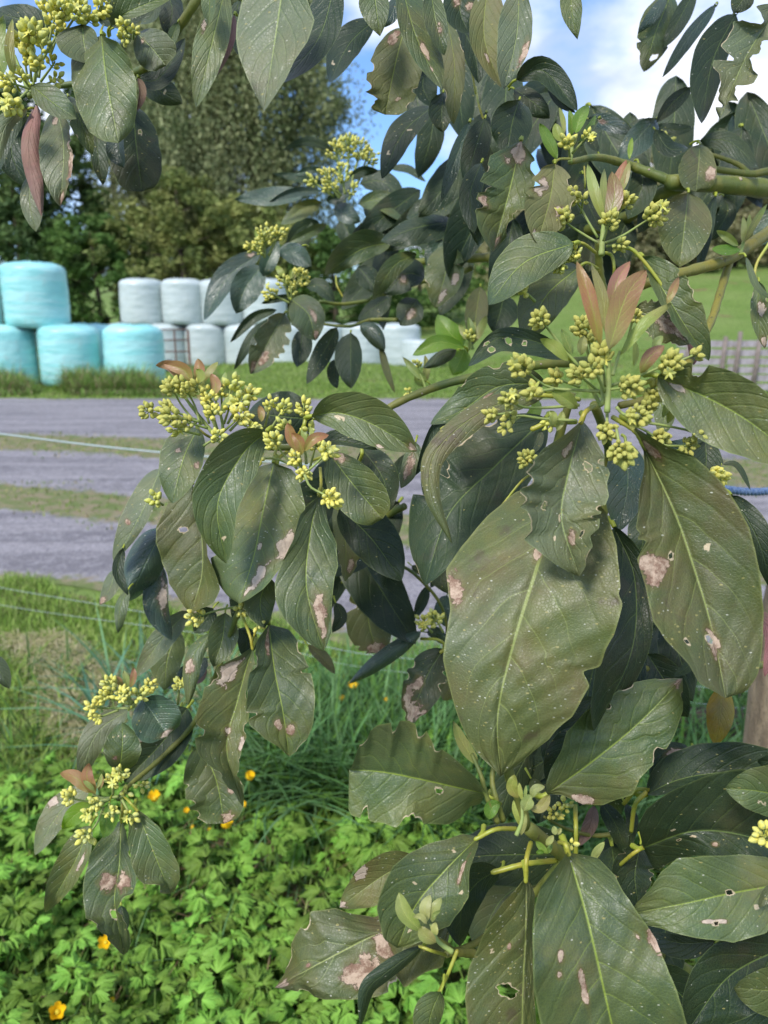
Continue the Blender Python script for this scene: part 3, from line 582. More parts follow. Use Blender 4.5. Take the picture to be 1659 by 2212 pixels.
# ------------------------------------------------------------------ far trees and scrub
def foliage_mat(name, hi=1.0):
    b = NB(name); c = b.attr('tone', False); c = b.hsv(c, .5, 1., b.M('MULTIPLY_ADD', b.rand(), .3, .85 * hi)); return b.done(c, .7, .25, .25)
FM = foliage_mat('far_foliage')
BARK = plain('far_bark', (.12, .095, .07), .9, .2, .3, 6)
def far_tree(name, label, x, y, h, rw, cols, crown0=.15, n=220, per=70, q=.13, droop=0., seed=0, group=None, shape='cone', trunk=True, spread=.55, cat='tree'):
    r = np.random.RandomState(seed); z0 = float(hill_z(x, y)); T = empty(name, (x, y, z0), label=label, cat=cat, group=group)
    u = r.rand(n) ** .8; ang = r.rand(n) * 6.283; 
    prof = {'cone': lambda u: (1 - u) ** .75 * .9 + .12, 'round': lambda u: np.sqrt(np.clip(1 - (2 * u - .85) ** 2 / 1.4, .03, 1)), 'column': lambda u: np.clip(np.sin((u * .93 + .07) * 3.14) ** .5, .15, 1)}[shape]
    rad = rw * prof(u) * (.35 + .65 * r.rand(n) ** .5) * (.85 + .3 * np.sin(ang * 3 + u * 9 + seed))
    cen = np.stack([np.cos(ang) * rad, np.sin(ang) * rad, h * (crown0 + (1 - crown0) * u)], 1)
    cs = spread * rw / 2.6 * (.5 + .9 * r.rand(n)) * (.55 + .45 * (1 - u))
    ctone = r.rand(n)
    c = np.repeat(cen, per, 0); k = np.repeat(cs, per)
    dirn = r.normal(size=(n * per, 3)); dirn /= np.linalg.norm(dirn, axis=1)[:, None]
    pos = c + dirn * (k * (r.rand(n * per) ** .45))[:, None] * np.array([1, 1, .72 + droop])
    pos[:, 2] -= droop * k * r.rand(n * per) * 1.2
    pos[:, 2] = np.maximum(pos[:, 2], .1)
    a = r.normal(size=(n * per, 3)); a[:, 2] *= .6 + droop; a[:, 2] -= droop * 1.5; a /= np.linalg.norm(a, axis=1)[:, None]
    b_ = np.cross(a, r.normal(size=(n * per, 3))); b_ /= np.linalg.norm(b_, axis=1)[:, None] + 1e-9
    s = q * (.6 + .8 * r.rand(n * per)); a = a * s[:, None]; b_ = b_ * (s * .42)[:, None]
    V = np.stack([pos - a, pos + b_, pos + a, pos - b_], 1).reshape(-1, 3)
    co = np.array(cols); ti = np.repeat(ctone, per) * .65 + r.rand(n * per) * .35; ti = ti * (len(co) - 1)
    lo = np.floor(ti).astype(int).clip(0, len(co) - 2); f = (ti - lo)[:, None]; cc = co[lo] * (1 - f) + co[lo + 1] * f; cc = cc * (.8 + .4 * r.rand(len(cc)))[:, None]
    link('crown', fast_mesh('crown', V, np.arange(len(V)).reshape(-1, 4), FM, False, np.repeat(cc, 4, 0)), T)
    if trunk:
        m = MB(); m.tube([(0, 0, -.3), (.05 * rw, 0, h * .3), (0, .04 * rw, h * .62), (0, 0, h * .92)], [h * .028, h * .022, h * .013, h * .003], 8)
        for i in range(9):
            z = h * (.2 + .07 * i); an = i * 2.4; L_ = rw * (.85 - .07 * i); m.tube([(0, 0, z), (math.cos(an) * L_ * .5, math.sin(an) * L_ * .5, z + h * .05), (math.cos(an) * L_, math.sin(an) * L_, z + h * .07)], [h * .008, h * .005, h * .002], 5)
        m.build('trunk', BARK, T)
    return T
def XD(px, y): return (px - 829.5) / F * (y * math.cos(PITCH) + .2)      # sideways place of something seen at that column, y metres out
OL = [(.07, .105, .04), (.17, .205, .085), (.29, .31, .15), (.13, .17, .065)]
DG = [(.045, .09, .028), (.085, .145, .04), (.14, .205, .06)]
BR = [(.12, .17, .05), (.24, .28, .08), (.32, .33, .11)]
GR = [(.06, .12, .03), (.10, .19, .04), (.16, .25, .06)]
GTR = 'trees behind the hay bales'
far_tree('cypress_tree', 'tallest feathery olive tree with drooping sprays against the sky, behind the white bales', XD(560, 36), 36, 17.2, 4.5, OL, .06, 760, 150, .10, .7, 11, GTR, 'column', spread=.74)
far_tree('cypress_tree', 'tall grey-green tree left of the tallest one, hung over by avocado leaves', XD(415, 38), 38, 16.4, 3.6, OL, .06, 560, 150, .10, .7, 12, GTR, 'column', spread=.72)
far_tree('pine_tree', 'gappy dark green tree showing sky through its crown, behind the turquoise bales', XD(270, 40), 40, 11.2, 3.6, DG + [(.15, .17, .06)], .12, 190, 70, .18, .2, 13, GTR, 'round', spread=.5)
far_tree('pine_tree', 'dark green tree at the far left edge behind the turquoise bales', XD(60, 37), 37, 10.2, 3.7, DG, .1, 210, 75, .17, .2, 14, GTR, 'round')
far_tree('pine_tree', 'tree standing beyond the left edge of the picture', XD(-190, 36), 36, 10, 3.6, DG, .1, 120, 60, .18, .2, 15, GTR, 'round')
far_tree('bushy_tree', 'bronze olive bushy tree right behind the first white bale', XD(400, 31), 31, 6.2, 3.3, BR, .0, 230, 80, .11, .1, 16, GTR, 'round', spread=.45)
far_tree('bushy_tree', 'olive bushy tree behind the second and third white bales', XD(560, 32), 32, 5.4, 3.0, BR, .0, 180, 80, .11, .1, 17, GTR, 'round', spread=.45)
far_tree('bushy_tree', 'mid green bush filling the gap between turquoise and white bales', XD(215, 30), 30, 4.6, 2.7, GR, .0, 190, 80, .10, .1, 18, GTR, 'round', spread=.42)
far_tree('bushy_tree', 'dark green bush behind the big turquoise bale', XD(60, 30), 30, 5.0, 3.0, DG, .0, 170, 80, .11, .1, 19, GTR, 'round', spread=.45)
far_tree('bushy_tree', 'dark green bush beyond the left edge behind the turquoise bales', XD(-140, 30), 30, 4.8, 2.8, DG, .0, 120, 70, .12, .1, 20, GTR, 'round')
far_tree('bushy_tree', 'low dark bush showing between the far avocado leaves', XD(720, 31), 31, 4.3, 2.8, GR, .0, 150, 80, .11, .1, 21, GTR, 'round', spread=.45)
far_tree('bushy_tree', 'green bush at the foot of the brown hillside scrub', XD(900, 36), 36, 5.0, 3.2, GR, .0, 170, 80, .12, .1, 22, GTR, 'round', spread=.45)
GH = 'scrub trees on the hillside'
SC = [(.17, .20, .08), (.28, .28, .13), (.34, .31, .17), (.2, .24, .08)]
far_tree('scrub_tree', 'brown-green scrub tree on the hill, seen past the drooping dark leaves', XD(1010, 58), 58, 5.2, 4.6, SC, .0, 150, 70, .2, 0, 23, GH, 'round', spread=.4)
far_tree('scrub_tree', 'sparse twiggy tree on the skyline against white cloud', XD(975, 66), 66, 9.2, 2.2, SC, .3, 50, 50, .2, 0, 24, GH, 'round', spread=.4)
far_tree('scrub_tree', 'round scrub tree topping the hill above the green shoot', XD(1330, 60), 60, 8.4, 4.8, SC, .0, 210, 80, .2, 0, 25, GH, 'round', spread=.4)
far_tree('scrub_tree', 'scrub tree low on the hill left of the round one', XD(1170, 56), 56, 5.0, 4.6, SC, .0, 140, 70, .2, 0, 26, GH, 'round', spread=.4)
far_tree('scrub_tree', 'airy scrub tree at the right edge behind the branch fork', XD(1610, 56), 56, 7.4, 4.8, SC, .05, 190, 80, .19, 0, 27, GH, 'round', spread=.42)
far_tree('scrub_tree', 'scrub tree between the round one and the right edge', XD(1480, 52), 52, 4.6, 4.2, SC, .0, 150, 70, .18, 0, 28, GH, 'round', spread=.4)
far_tree('scrub_tree', 'scrub tree beyond the right edge of the picture', XD(1800, 55), 55, 7.5, 5, SC, .0, 120, 60, .2, 0, 29, GH, 'round')
for k, (px, yy, hh, ww, lb) in enumerate(((1120, 44, 4.2, 3.0, 'scrub tree on the slope behind the upper flower cluster'), (1240, 43, 4.6, 3.2, 'scrub tree on the slope left of the thick branch fork'), (1350, 44, 5.2, 3.2, 'scrub tree on the slope between the two branches'), (1460, 42, 4.8, 3.0, 'scrub tree above the green slope beside the mustard branch'), (1570, 43, 5.6, 3.2, 'scrub tree above the pallet fence'), (1680, 42, 5.4, 3.2, 'scrub tree above the pallet fence, cut by the right edge'))):
    far_tree('scrub_tree', lb, XD(px, yy), yy, hh, ww, SC, .0, 190, 80, .13, .1, 40 + k, GH, 'round', spread=.42)
far_tree('scrub_bush', 'dark bush on the green slope below the thick branch', XD(1385, 40), 40, 2.4, 1.7, SC, .0, 90, 70, .12, 0, 30, GH, 'round', cat='bush', spread=.5)

# ------------------------------------------------------------------ wrapped bales
def wrap_mat(name, col, col2):
    b = NB(name); co = b.coord('Object'); st = b.coord('Object', (1, 1, 5.))
    c = b.mix(b.ramp(b.noise(2., st, 4, .55), .35, .7), col, col2); c = b.hsv(c, .5, 1., b.M('MULTIPLY_ADD', b.rand(), .14, .93))
    c = b.mix(b.M('MULTIPLY', b.ramp(b.noise(5., co, 5, .7), .56, .72), .35), c, (.35, .36, .3)); band = b.noise(1., b.coord('Object', (.6, .6, 9.)), 1); c = b.mix(b.M('MULTIPLY', b.ramp(band, .49, .51), .16), c, (.75, .8, .8))
    b.bump(b.M('ADD', b.noise(4., st, 3), b.M('MULTIPLY', b.noise(5., co, 3, .5), 1.2)), .012); return b.done(c, .33, .5)
def bale_mesh(name, mat, seed):
    r = np.random.RandomState(seed); n, m = 48, 22; V = []
    for j in range(m):
        f = j / (m - 1); z = 1.22 * f; 
        e = min(z, 1.22 - z); rr = .60 * (1 + .02 * math.sin(f * 3.14)) - .085 * max(0, 1 - e / .10) ** 2
        for i in range(n):
            a = i * 6.2832 / n; k = 1 + .012 * math.sin(3 * a + seed) * math.sin(f * 5 + seed) + .006 * r.randn()
            V.append((math.cos(a) * rr * k, math.sin(a) * rr * k, z + .012 * math.sin(2 * a + seed)))
    Fc = [(j * n + i, j * n + (i + 1) % n, (j + 1) * n + (i + 1) % n, (j + 1) * n + i) for j in range(m - 1) for i in range(n)]
    b0 = len(V)
    for k, rr in enumerate((.38, .2)):
        for i in range(n):
            a = i * 6.2832 / n; V.append((math.cos(a) * rr, math.sin(a) * rr, 1.22 + .035 + .012 * r.randn() + .02 * k))
    for i in range(n):
        j = (i + 1) % n; Fc.append(((m - 1) * n + i, (m - 1) * n + j, b0 + j, b0 + i)); Fc.append((b0 + i, b0 + j, b0 + n + j, b0 + n + i))
    V.append((0, 0, 1.27)); c = len(V) - 1
    for i in range(n): Fc.append((b0 + n + i, b0 + n + (i + 1) % n, c))
    me = bpy.data.meshes.new(name); me.from_pydata(V, [], Fc); me.polygons.foreach_set('use_smooth', [True] * len(Fc)); me.materials.append(mat); return me
TQ = wrap_mat('turquoise_wrap', (.25, .60, .59), (.33, .70, .68)); WH = wrap_mat('white_wrap', (.40, .47, .455), (.50, .56, .54))
tqm = [bale_mesh('hay_bale', TQ, i) for i in range(3)]; whm = [bale_mesh('hay_bale', WH, i + 9) for i in range(3)]
def bale(px, y, lvl, meshes, i, label, group, sx=1.0, sz=1.0):
    o = link('hay_bale', meshes[i % 3], None, (XD(px, y), y, float(hill_z(XD(px, y), y)) * .0 + lvl * 1.21 - .02)); o.rotation_euler = (R(.8 * math.sin(i)), R(1.2 * math.cos(i * 2)), i * 1.3); o.scale = (sx, sx, sz)
    return tag(o, label, 'hay bale', group)
gt = 'turquoise wrapped bales by the drive'; gw = 'white wrapped bales stacked in a long row'
bale(151, 16.1, 0, tqm, 0, 'turquoise bale in the middle of the bottom row, under the big upper one', gt)
bale(290, 16.1, 0, tqm, 1, 'turquoise bale at the right end of the bottom row', gt)
bale(12, 16.1, 0, tqm, 2, 'turquoise bale of the bottom row at the left edge', gt)
bale(-128, 16.1, 0, tqm, 1, 'turquoise bale of the bottom row beyond the left edge', gt)
bale(196, 17.4, 0, tqm, 2, 'turquoise bale peeping out behind the gap of the bottom row', gt)
bale(90, 16.25, 1, tqm, 0, 'whole turquoise bale standing on top of the bottom row', gt, 1.04, 1.02)
bale(-54, 16.25, 1, tqm, 1, 'turquoise bale of the upper row cut by the left edge', gt, 1.04, 1.0)
for i, px in enumerate((272, 358, 446, 532, 618, 700, 782, 862)):
    bale(px, 22.5, 0, whm, i, ['white bale at the left end of the bottom row, behind the rusty frame', 'white bale of the bottom row behind the middle of the rusty frame', 'third white bale of the bottom row, right of the rusty frame', 'fourth white bale of the bottom row, partly behind blue-green leaves', 'fifth white bale of the bottom row behind the hanging leaves', 'sixth white bale of the bottom row, seen between hanging dark leaves', 'white bale seen left of the slumped one through the leaves', 'white bale beside the slumped one at the row end'][i], gw, 1.02, .98)
for i, px in enumerate((314, 402, 486, 575)):
    bale(px, 22.6, 1, whm, i + 1, ['white bale at the left end of the top row', 'second white bale of the top row, clear of the leaves', 'third white bale of the top row, touched by blue-green leaves', 'fourth white bale of the top row behind the leaf cluster'][i], gw, 1.02, 1.0)
o = bale(908, 22.0, 0, whm, 2, 'slumped low white bale at the right end of the row', gw, .95, .62); o.rotation_euler = (0, R(5), 1)
# rusty frame in front of the white bales
RU = plain('rusty_steel', (.20, .10, .07), .8, .3, .2, 30, .004); DB = plain('dark_blue_steel', (.03, .04, .09), .5, .4)
fx0, fx1 = XD(262, 20.6), XD(408, 20.6); fr = empty('cattle_gate', ((fx0 + fx1) / 2, 20.6, 0), label='rusty steel frame leaning before the white bales', cat='gate')
for i in range(6):
    m = MB(); x = fx0 + (fx1 - fx0) * i / 5 - (fx0 + fx1) / 2; m.box((x, 0, .53), (.06 if i in (0, 3, 5) else .035, .04, 1.08)); m.build('post', RU, fr)
for z in (1.07, .8, .5, .15):
    m = MB(); m.tube([((fx0 - fx1) / 2, -.03, z), ((fx1 - fx0) / 2, -.03, z + .01)], .018, 6); m.build('rail', RU, fr)
m = MB(); m.box((XD(372, 20.3) - (fx0 + fx1) / 2, -.3, .12), (.42, .3, .2)); m.box((XD(372, 20.3) - (fx0 + fx1) / 2 - .1, -.3, .26), (.12, .08, .1)); m.build('hitch_box', DB, fr)

# pallet fence on the right
WD = plain('weathered_pallet_wood', (.42, .39, .41), .85, .2, .2, 8, .004, (.28, .25, .25)); WP = plain('fence_post_wood', (.26, .215, .185), .85, .2, .2, 8, .004)
py = 14.6; x0, x1 = XD(1462, py), XD(1690, py); pf = empty('pallet_fence', (x0, py, 0), label='weathered grey pallet fence with brown posts at the right edge', cat='fence')
for row in range(6):
    x = 0.
    while x < x1 - x0:
        Lp = .9 + .25 * rng.random(); m = MB(); m.box((0, 0, 0), (Lp - .05, .022, .12)); o = m.build('slat', WD, pf, (x + Lp / 2, .0, .10 + row * .162 + rng.uniform(-.008, .008))); o.rotation_euler = (0, R(rng.uniform(-.8, .8)), 0); x += Lp
for i in range(11):
    m = MB(); [m.box((0, 0, z_ * .162), (.09, .07, .10)) for z_ in range(-2, 4)]; o = m.build('block', WD, pf, (i * .34 + .05, .055, .42)) if i * .34 < x1 - x0 else None
for px, h in ((1585, 1.14), (1628, 1.02), (1478, 1.05), (1555, 1.05)):
    m = MB(); m.tube([(0, 0, 0), (.01, 0, h * .5), (.0, 0, h)], [.05, .046, .04], 7); o = m.build('post', WP, pf, (XD(px, py) - x0, -.09, 0)); o.rotation_euler = (0, R(1.5), 0)

# electric fence wires in front of the drive
WI = plain('polywire', (.42, .50, .50), .4, .5, .1, 200)
ef = empty('electric_fence', tuple(G(-350, 1330)), label='thin electric fence wires strung beside the drive', cat='fence'); E0 = np.array(ef.location)
def wire(ps, r, lab=None):
    m = MB(); pts = spline([P(*p) for p in ps], 60); m.tube(pts - E0, r, 6); o = m.build('wire', WI, ef)
    if lab: o['label'] = lab
wire([(-420, 880, 2.9), (0, 937, 2.75), (345, 977, 2.62), (900, 1020, 2.45), (1900, 1080, 2.3)], .003, 'topmost, thickest pale wire')
wire([(-420, 1190, 2.9), (0, 1269, 2.8), (430, 1343, 2.65), (706, 1397, 2.55), (858, 1420, 2.5), (1900, 1520, 2.3)], .0008)
wire([(-420, 1226, 2.9), (20, 1310, 2.8), (430, 1368, 2.66), (662, 1414, 2.56), (853, 1450, 2.5), (1900, 1560, 2.3)], .0007)
for ps in ((-420, 2.9), (1900, 2.3)):
    b0 = P(ps[0], 1200, ps[1]); m = MB(); m.tube([(b0[0], b0[1], 0), (b0[0], b0[1], .55), (b0[0], b0[1], 1.1)], .014, 7); m.tube([(b0[0] - .02, b0[1], .12), (b0[0] + .09, b0[1], .12)], .008, 5); m.build('post', plain('post_plastic', (.6, .62, .6), .5), ef, tuple(-E0))

# ------------------------------------------------------------------ grasses
def grass(name, label, pos, h, wd, cols, lean=.5, seed=1, kind='stuff', curve=.6, flat=False, parent=None, group=None):
    r = np.random.RandomState(seed); n = len(pos); pos = np.asarray(pos); h = h * (.55 + .9 * r.rand(n)); a = r.rand(n) * 6.283
    d = np.stack([np.cos(a), np.sin(a)], 1); b = np.stack([-d[:, 1], d[:, 0]], 1); le = lean * (.2 + r.rand(n)); wd = wd * (.6 + .7 * r.rand(n)); K = 5; V = []
    for k in range(K):
        t = k / (K - 1); off = d * (h * le * (t ** (1 + curve)))[:, None]; z = h * (t - (.35 * le * t * t)) if not flat else .012 + h * .16 * np.sin(t * 3.1) * r.rand(n)
        if flat: off = d * (h * t)[:, None]
        wk = wd * (1 - t ** 1.8) * (1 if k else .7) + .0002
        for s in (-1, 1): V.append(np.column_stack([pos[:, :2] + off + b * (wk * s)[:, None], pos[:, 2] + z]))
    V = np.stack(V, 1).reshape(-1, 3)      # n, 2K
    base = np.arange(n)[:, None] * 2 * K; q = np.concatenate([base + np.array([2 * k, 2 * k + 1, 2 * k + 3, 2 * k + 2]) for k in range(K - 1)], 0)
    co = np.array(cols)[r.randint(0, len(cols), n)] * (.7 + .6 * r.rand(n))[:, None]
    o = link(name, fast_mesh(name, V, q, GM, True, np.repeat(co, 2 * K, 0)), parent)
    return tag(o, label, 'grass' if not parent else None, group, kind)
GM = foliage_mat('grass_blades'); 
def scatter(n, x0, x1, y0, y1, seed, z=0., dens=None):
    """points on the ground, evenly spread over the wedge seen between two depths"""
    r = np.random.RandomState(seed); y = np.sqrt(r.rand(n) * (y1 ** 2 - y0 ** 2) + y0 ** 2); x = y * (x0 + (x1 - x0) * r.rand(n)); p = np.stack([x, y, np.full(n, z)], 1)
    return p
G1 = [(.19, .31, .045), (.25, .36, .07), (.31, .39, .11), (.15, .25, .04)]
BG = [(.08, .18, .045), (.10, .22, .07), (.13, .24, .09), (.09, .19, .03)]
ST = [(.46, .40, .22), (.38, .35, .16), (.52, .46, .28), (.3, .3, .11)]
p = scatter(90000, -.75, .75, 1.5, 4.1, 3); a = ac(p); p = p[(a < .04 + .08 * np.sin(p[:, 0] * 9)) & (a > -2.2)]
grass('lawn_grass', 'bright short grass of the verge along the near side of the drive', p, .055, .0028, G1, .8, 4)
p = scatter(15000, -.75, -.12, 1.45, 3.1, 5, .028); a = ac(p); nn = np.sin(p[:, 0] * 3.1 + 1) * np.sin(p[:, 1] * 4.3) + .7 * np.sin(p[:, 0] * 9 + p[:, 1] * 7); p = p[(a < -.35) & (nn > .15)]
grass('mown_clippings', 'straw-coloured mown clippings lying on the grass at the left', p, .085, .0021, ST, .8, 6, flat=True)
p = scatter(1500, -.72, .1, 1.5, 2.9, 7); a = ac(p); p = p[(a < -.5)]
grass('coarse_grass', 'taller coarse blue-green grass blades standing out of the mown verge', p, .13, .0042, BG + G1[:2], 1.1, 8)
# long grass under the tree, before the ground cover
def at(px, py, z=0): return G(px, py, z)
pp = []; r_ = np.random.RandomState(9)
for i in range(3400):
    q = G(560 + 420 * r_.rand() * 1.0, 1560 + 230 * r_.rand()); pp.append(q)
for i in range(2600):
    q = G(900 + 800 * r_.rand(), 1500 + 420 * r_.rand()); pp.append(q)
grass('long_grass', 'long arching blue-green grass under the middle of the tree', pp, .29, .006, BG, 1.0, 10)
pp = [G(200 + 330 * r_.rand(), 1480 + 240 * r_.rand()) for i in range(130)]
grass('cocksfoot_grass', 'broad glaucous grass blades leaning across at the left of the tree', pp, .30, .0065, [(.10, .22, .14), (.09, .20, .10), (.14, .26, .12)], 1.4, 11)
# grass beyond the drive
p = scatter(65000, -.62, .75, 9.5, 24, 12); fe = far_edge(((p[:, :2] - O2) @ dv)); a = ac(p); p = p[a > fe - .1]; p[:, 2] = hill_z(p[:, 0], p[:, 1])
grass('paddock_grass', 'short bright grass of the paddock beyond the drive', p, .06, .011, G1, .6, 13)
RK = [(.19, .28, .07), (.33, .28, .15), (.28, .22, .12), (.17, .32, .05), (.22, .38, .07), (.15, .26, .05)]
for j, (hh, th, y0_, y1_) in enumerate(((.13, -.6, 13.8, 15.6), (.34, -.2, 14.3, 15.5), (.50, .35, 14.9, 15.55))):
    p = scatter(14000 if j < 2 else 9000, -.66, -.20, y0_, y1_, 14 + j); p = p[(np.sin(p[:, 0] * 2.3 + j) + np.sin(p[:, 0] * 5.1 + p[:, 1] * 3) + .5 * np.sin(p[:, 0] * 13) > th)]
    grass('rank_grass', ['low fringe of grass before the turquoise bales', 'rank tussocky grass at the foot of the turquoise bales', 'tallest brownish grass tussocks against the turquoise bales'][j], p, hh, .009, RK, 1.2, 15 + j)
p = scatter(32000, -.62, .62, 3.0, 13, 16); t_ = (p[:, :2] - O2) @ dv; fa = ac(p) / far_edge(t_) * W0; wig = .12 * np.sin(t_ * 3) + .08 * np.sin(t_ * 7.7)
p = p[((fa > s1a + wig) & (fa < s1b + wig)) | ((fa > s2a + wig) & (fa < s2b + wig * .5)) | ((fa > W0 - .3 + wig) & (fa < W0 + .3))]; p[:, 2] = .022
p = p[nr.rand(len(p)) < .72]
grass('drive_weeds', 'low weeds and moss in the strips between the wheel tracks', p, .035, .006, [(.16, .24, .045), (.22, .25, .07), (.30, .26, .12), (.12, .19, .03)], .9, 17)

# ------------------------------------------------------------------ creeping buttercup under the tree
def lobed(seed, R0=.034):
    r = np.random.RandomState(seed); V = []; Fc = []; T = []
    def leaflet(cx, cy, ang, L_, W_, zt):
        b0 = len(V); n = 43; out = []
        for i in range(n):
            s = i / (n - 1) * 2 - 1; th = s * 1.12; lobe = abs(((s * 1.5 + .5) % 1) - .5) * 2          # three lobes, cut half way in
            lob = .50 + .50 * lobe ** .6 if abs(s) < .98 else .5
            lob *= (1.0 - .16 * abs(s)) * (1.10 if i % 3 == 1 else .91) * r.uniform(.95, 1.05)
            rr = L_ * lob; out.append((rr * math.cos(th), rr * math.sin(th) * W_ * .85))
        ca, sa = math.cos(ang), math.sin(ang)
        def put(x, y, z, t): V.append((cx + x * ca - y * sa, cy + x * sa + y * ca, z)); T.append(t)
        put(0, 0, 0, .9)
        for (x, y) in out: put(x * .55, y * .55, .0035 + .003 * math.cos(y * 300) + zt * .3 * L_, .62)
        for (x, y) in out: put(x, y, -.004 + .004 * math.sin(y * 260 + seed) + zt * L_ * (x / L_) ** 2, .35 + .2 * r.rand())
        for i in range(n - 1): Fc.append((b0, b0 + 1 + i, b0 + 2 + i)); Fc.append((b0 + 1 + i, b0 + 1 + n + i, b0 + 2 + n + i)); Fc.append((b0 + 1 + i, b0 + 2 + n + i, b0 + 2 + i))
    for k, a in enumerate((0, 1.55, -1.55)): leaflet(math.cos(a) * R0 * .28, math.sin(a) * R0 * .28, a, R0 * (1.15 if k == 0 else .98), 1.0, -.12 + .1 * r.rand())
    return np.array(V), Fc, np.array(T)
def butter_mat():
    b = NB('buttercup_leaf'); t = b.attr('tone'); co = b.coord('Object')
    c = b.mix(t[0], (.05, .15, .011), (.27, .46, .075)); c = b.hsv(c, b.M('MULTIPLY_ADD', b.rand(), .03, .485), 1.0, b.M('MULTIPLY_ADD', b.rand(), .95, .62)); b.bump(b.noise(260., co, 3), .0015); return b.done(c, .5, .22, .25)
BM = butter_mat(); BS = plain('buttercup_stem', (.16, .27, .05), .5)
lm = []
for s in range(5):
    V, Fc, T = lobed(s); lm.append(fast_mesh('leaf', V, Fc, BM, True, T))
protoV = [(lobed(s)[0], np.array(lobed(s)[1]), lobed(s)[2]) for s in range(3)]
# infill: the mass of leaves low down that nobody could count
r = np.random.RandomState(31); VV = []; FF = []; TT = []; nb = 0
def cover_ok(x, y): return True
cells = []
for i in range(3000):
    px, py = r.uniform(-420, 1900), r.uniform(1640, 2750) if r.rand() < .92 else r.uniform(1600, 1700)
    if px < 700 and py < 1700 + (120 * math.sin(px * .01)) * .4: continue
    g = G(px, py); z = .01 + .07 * r.rand() ** 1.3
    sc = .6 + .8 * r.rand() ** 1.5; V, Fc, T = protoV[i % 3]
    rot = Matrix.Rotation(r.rand() * 6.28, 3, 'Z'); tl = Matrix.Rotation(r.normal() * .45, 3, 'X') @ Matrix.Rotation(r.normal() * .45, 3, 'Y'); Mx = np.array(tl @ rot)
    VV.append((V * sc) @ Mx.T + np.array([g[0], g[1], z])); FF.append(Fc + nb); TT.append(T * r.uniform(.35, 1.0)); nb += len(V)
tag(link('ground_cover', fast_mesh('ground_cover', np.concatenate(VV), np.concatenate(FF), BM, True, np.concatenate(TT))), 'low mass of creeping buttercup leaves under the tree', 'plants', kind='stuff')
bl_ = ['leafy buttercup plant %s' % s for s in ()]
spots = []
r = np.random.RandomState(5)
cand = [(r.uniform(-60, 1000), r.uniform(1700, 2640)) for _ in range(900)] + [(r.uniform(900, 1700), r.uniform(1800, 2640)) for _ in range(160)]
for c in cand:
    if len(spots) > 95: break
    if c[0] < 620 and c[1] < 1760: continue
    g = G(*c)
    if all((g[0] - s[0]) ** 2 + (g[1] - s[1]) ** 2 > .075 ** 2 for s in spots): spots.append((g[0], g[1]))
PLAB = {}
for (px, py, s_) in ((124, 2187, 'buttercup plant around the largest yellow flower near the bottom left corner'), (335, 1727, 'buttercup plant under the yellow flower left of the two-lobed hanging leaf'), (487, 1789, 'buttercup plant by the yellow flower below the blotched hanging leaf'), (229, 2036, 'buttercup plant below the tip of the holed avocado leaf'), (700, 2150, 'buttercup plant beside the bent tip of the blotched bottom leaf'), (30, 1760, 'topmost buttercup plant at the left edge of the patch')):
    g = G(px, py); k = min((j for j in range(len(spots)) if j not in PLAB), key=lambda j: (spots[j][0] - g[0]) ** 2 + (spots[j][1] - g[1]) ** 2); PLAB[k] = s_
stem_m = MB(); stem_m.tube([(0, 0, 0), (0, 0, .5), (0, 0, 1.)], [.0016, .0013, .001], 5); stem_mesh = stem_m.mesh('stem', BS)
for i, (x, y) in enumerate(spots):
    T = empty('buttercup_plant', (x, y, 0), label=PLAB.get(i, 'creeping buttercup plant with bright toothed three-lobed leaves in the patch under the tree'), cat='plant', group='buttercup plants under the tree')
    n = r.randint(7, 11); H = r.uniform(.11, .20)
    for k in range(n):
        a = k * 6.283 / n + r.rand(); rr = r.uniform(.02, .09); z = H * r.uniform(.65, 1.1)
        o = link('leaf', lm[r.randint(5)], T, (math.cos(a) * rr, math.sin(a) * rr, z)); o.rotation_euler = (r.normal() * .28 - .22, r.normal() * .28, a + r.normal() * .4); sc = r.uniform(.75, 1.5); o.scale = (sc, sc, sc)
        st = link('stem', stem_mesh, T, (0, 0, 0)); v = Vector((math.cos(a) * rr, math.sin(a) * rr, z)); st.rotation_euler = v.to_track_quat('Z', 'Y').to_euler(); st.scale = (1, 1, v.length)
# buttercup flowers
YP = plain('buttercup_petal', (.85, .50, .01), .28, .6, .08, 60, 0, (.80, .60, .02), .15); YC = plain('buttercup_centre', (.6, .5, .03), .6)
def petal(a, R_=.0125):
    V = []; Fc = []
    for i in range(6):
        t = i / 5; wv = .0085 * math.sin(min(1., t * 1.15 + .12) * 2.6) ** .8
        for j in range(5):
            s = j / 4 - .5; x = R_ * t * (1 - .12 * (abs(s) * 2) ** 2 * t); y = s * 2 * wv * .75; z = .009 * t * t + .004 * (s * 2) ** 2 * t
            V.append((x * math.cos(a) - y * math.sin(a), x * math.sin(a) + y * math.cos(a), z))
    Fc = [(i * 5 + j, i * 5 + j + 1, i * 5 + j + 6, i * 5 + j + 5) for i in range(5) for j in range(4)]
    return V, Fc
pm = []
for k in range(5):
    V, Fc = petal(0); 
me_p = bpy.data.meshes.new('petal'); V, Fc = petal(0); me_p.from_pydata(V, [], Fc); me_p.polygons.foreach_set('use_smooth', [True] * len(Fc)); me_p.materials.append(YP)
mc = MB(); mc.tube([(0, 0, 0), (0, 0, .002), (0, 0, .004), (0, 0, .0055)], [.002, .0034, .003, .001], 10); me_c = mc.mesh('flower_centre', YC)
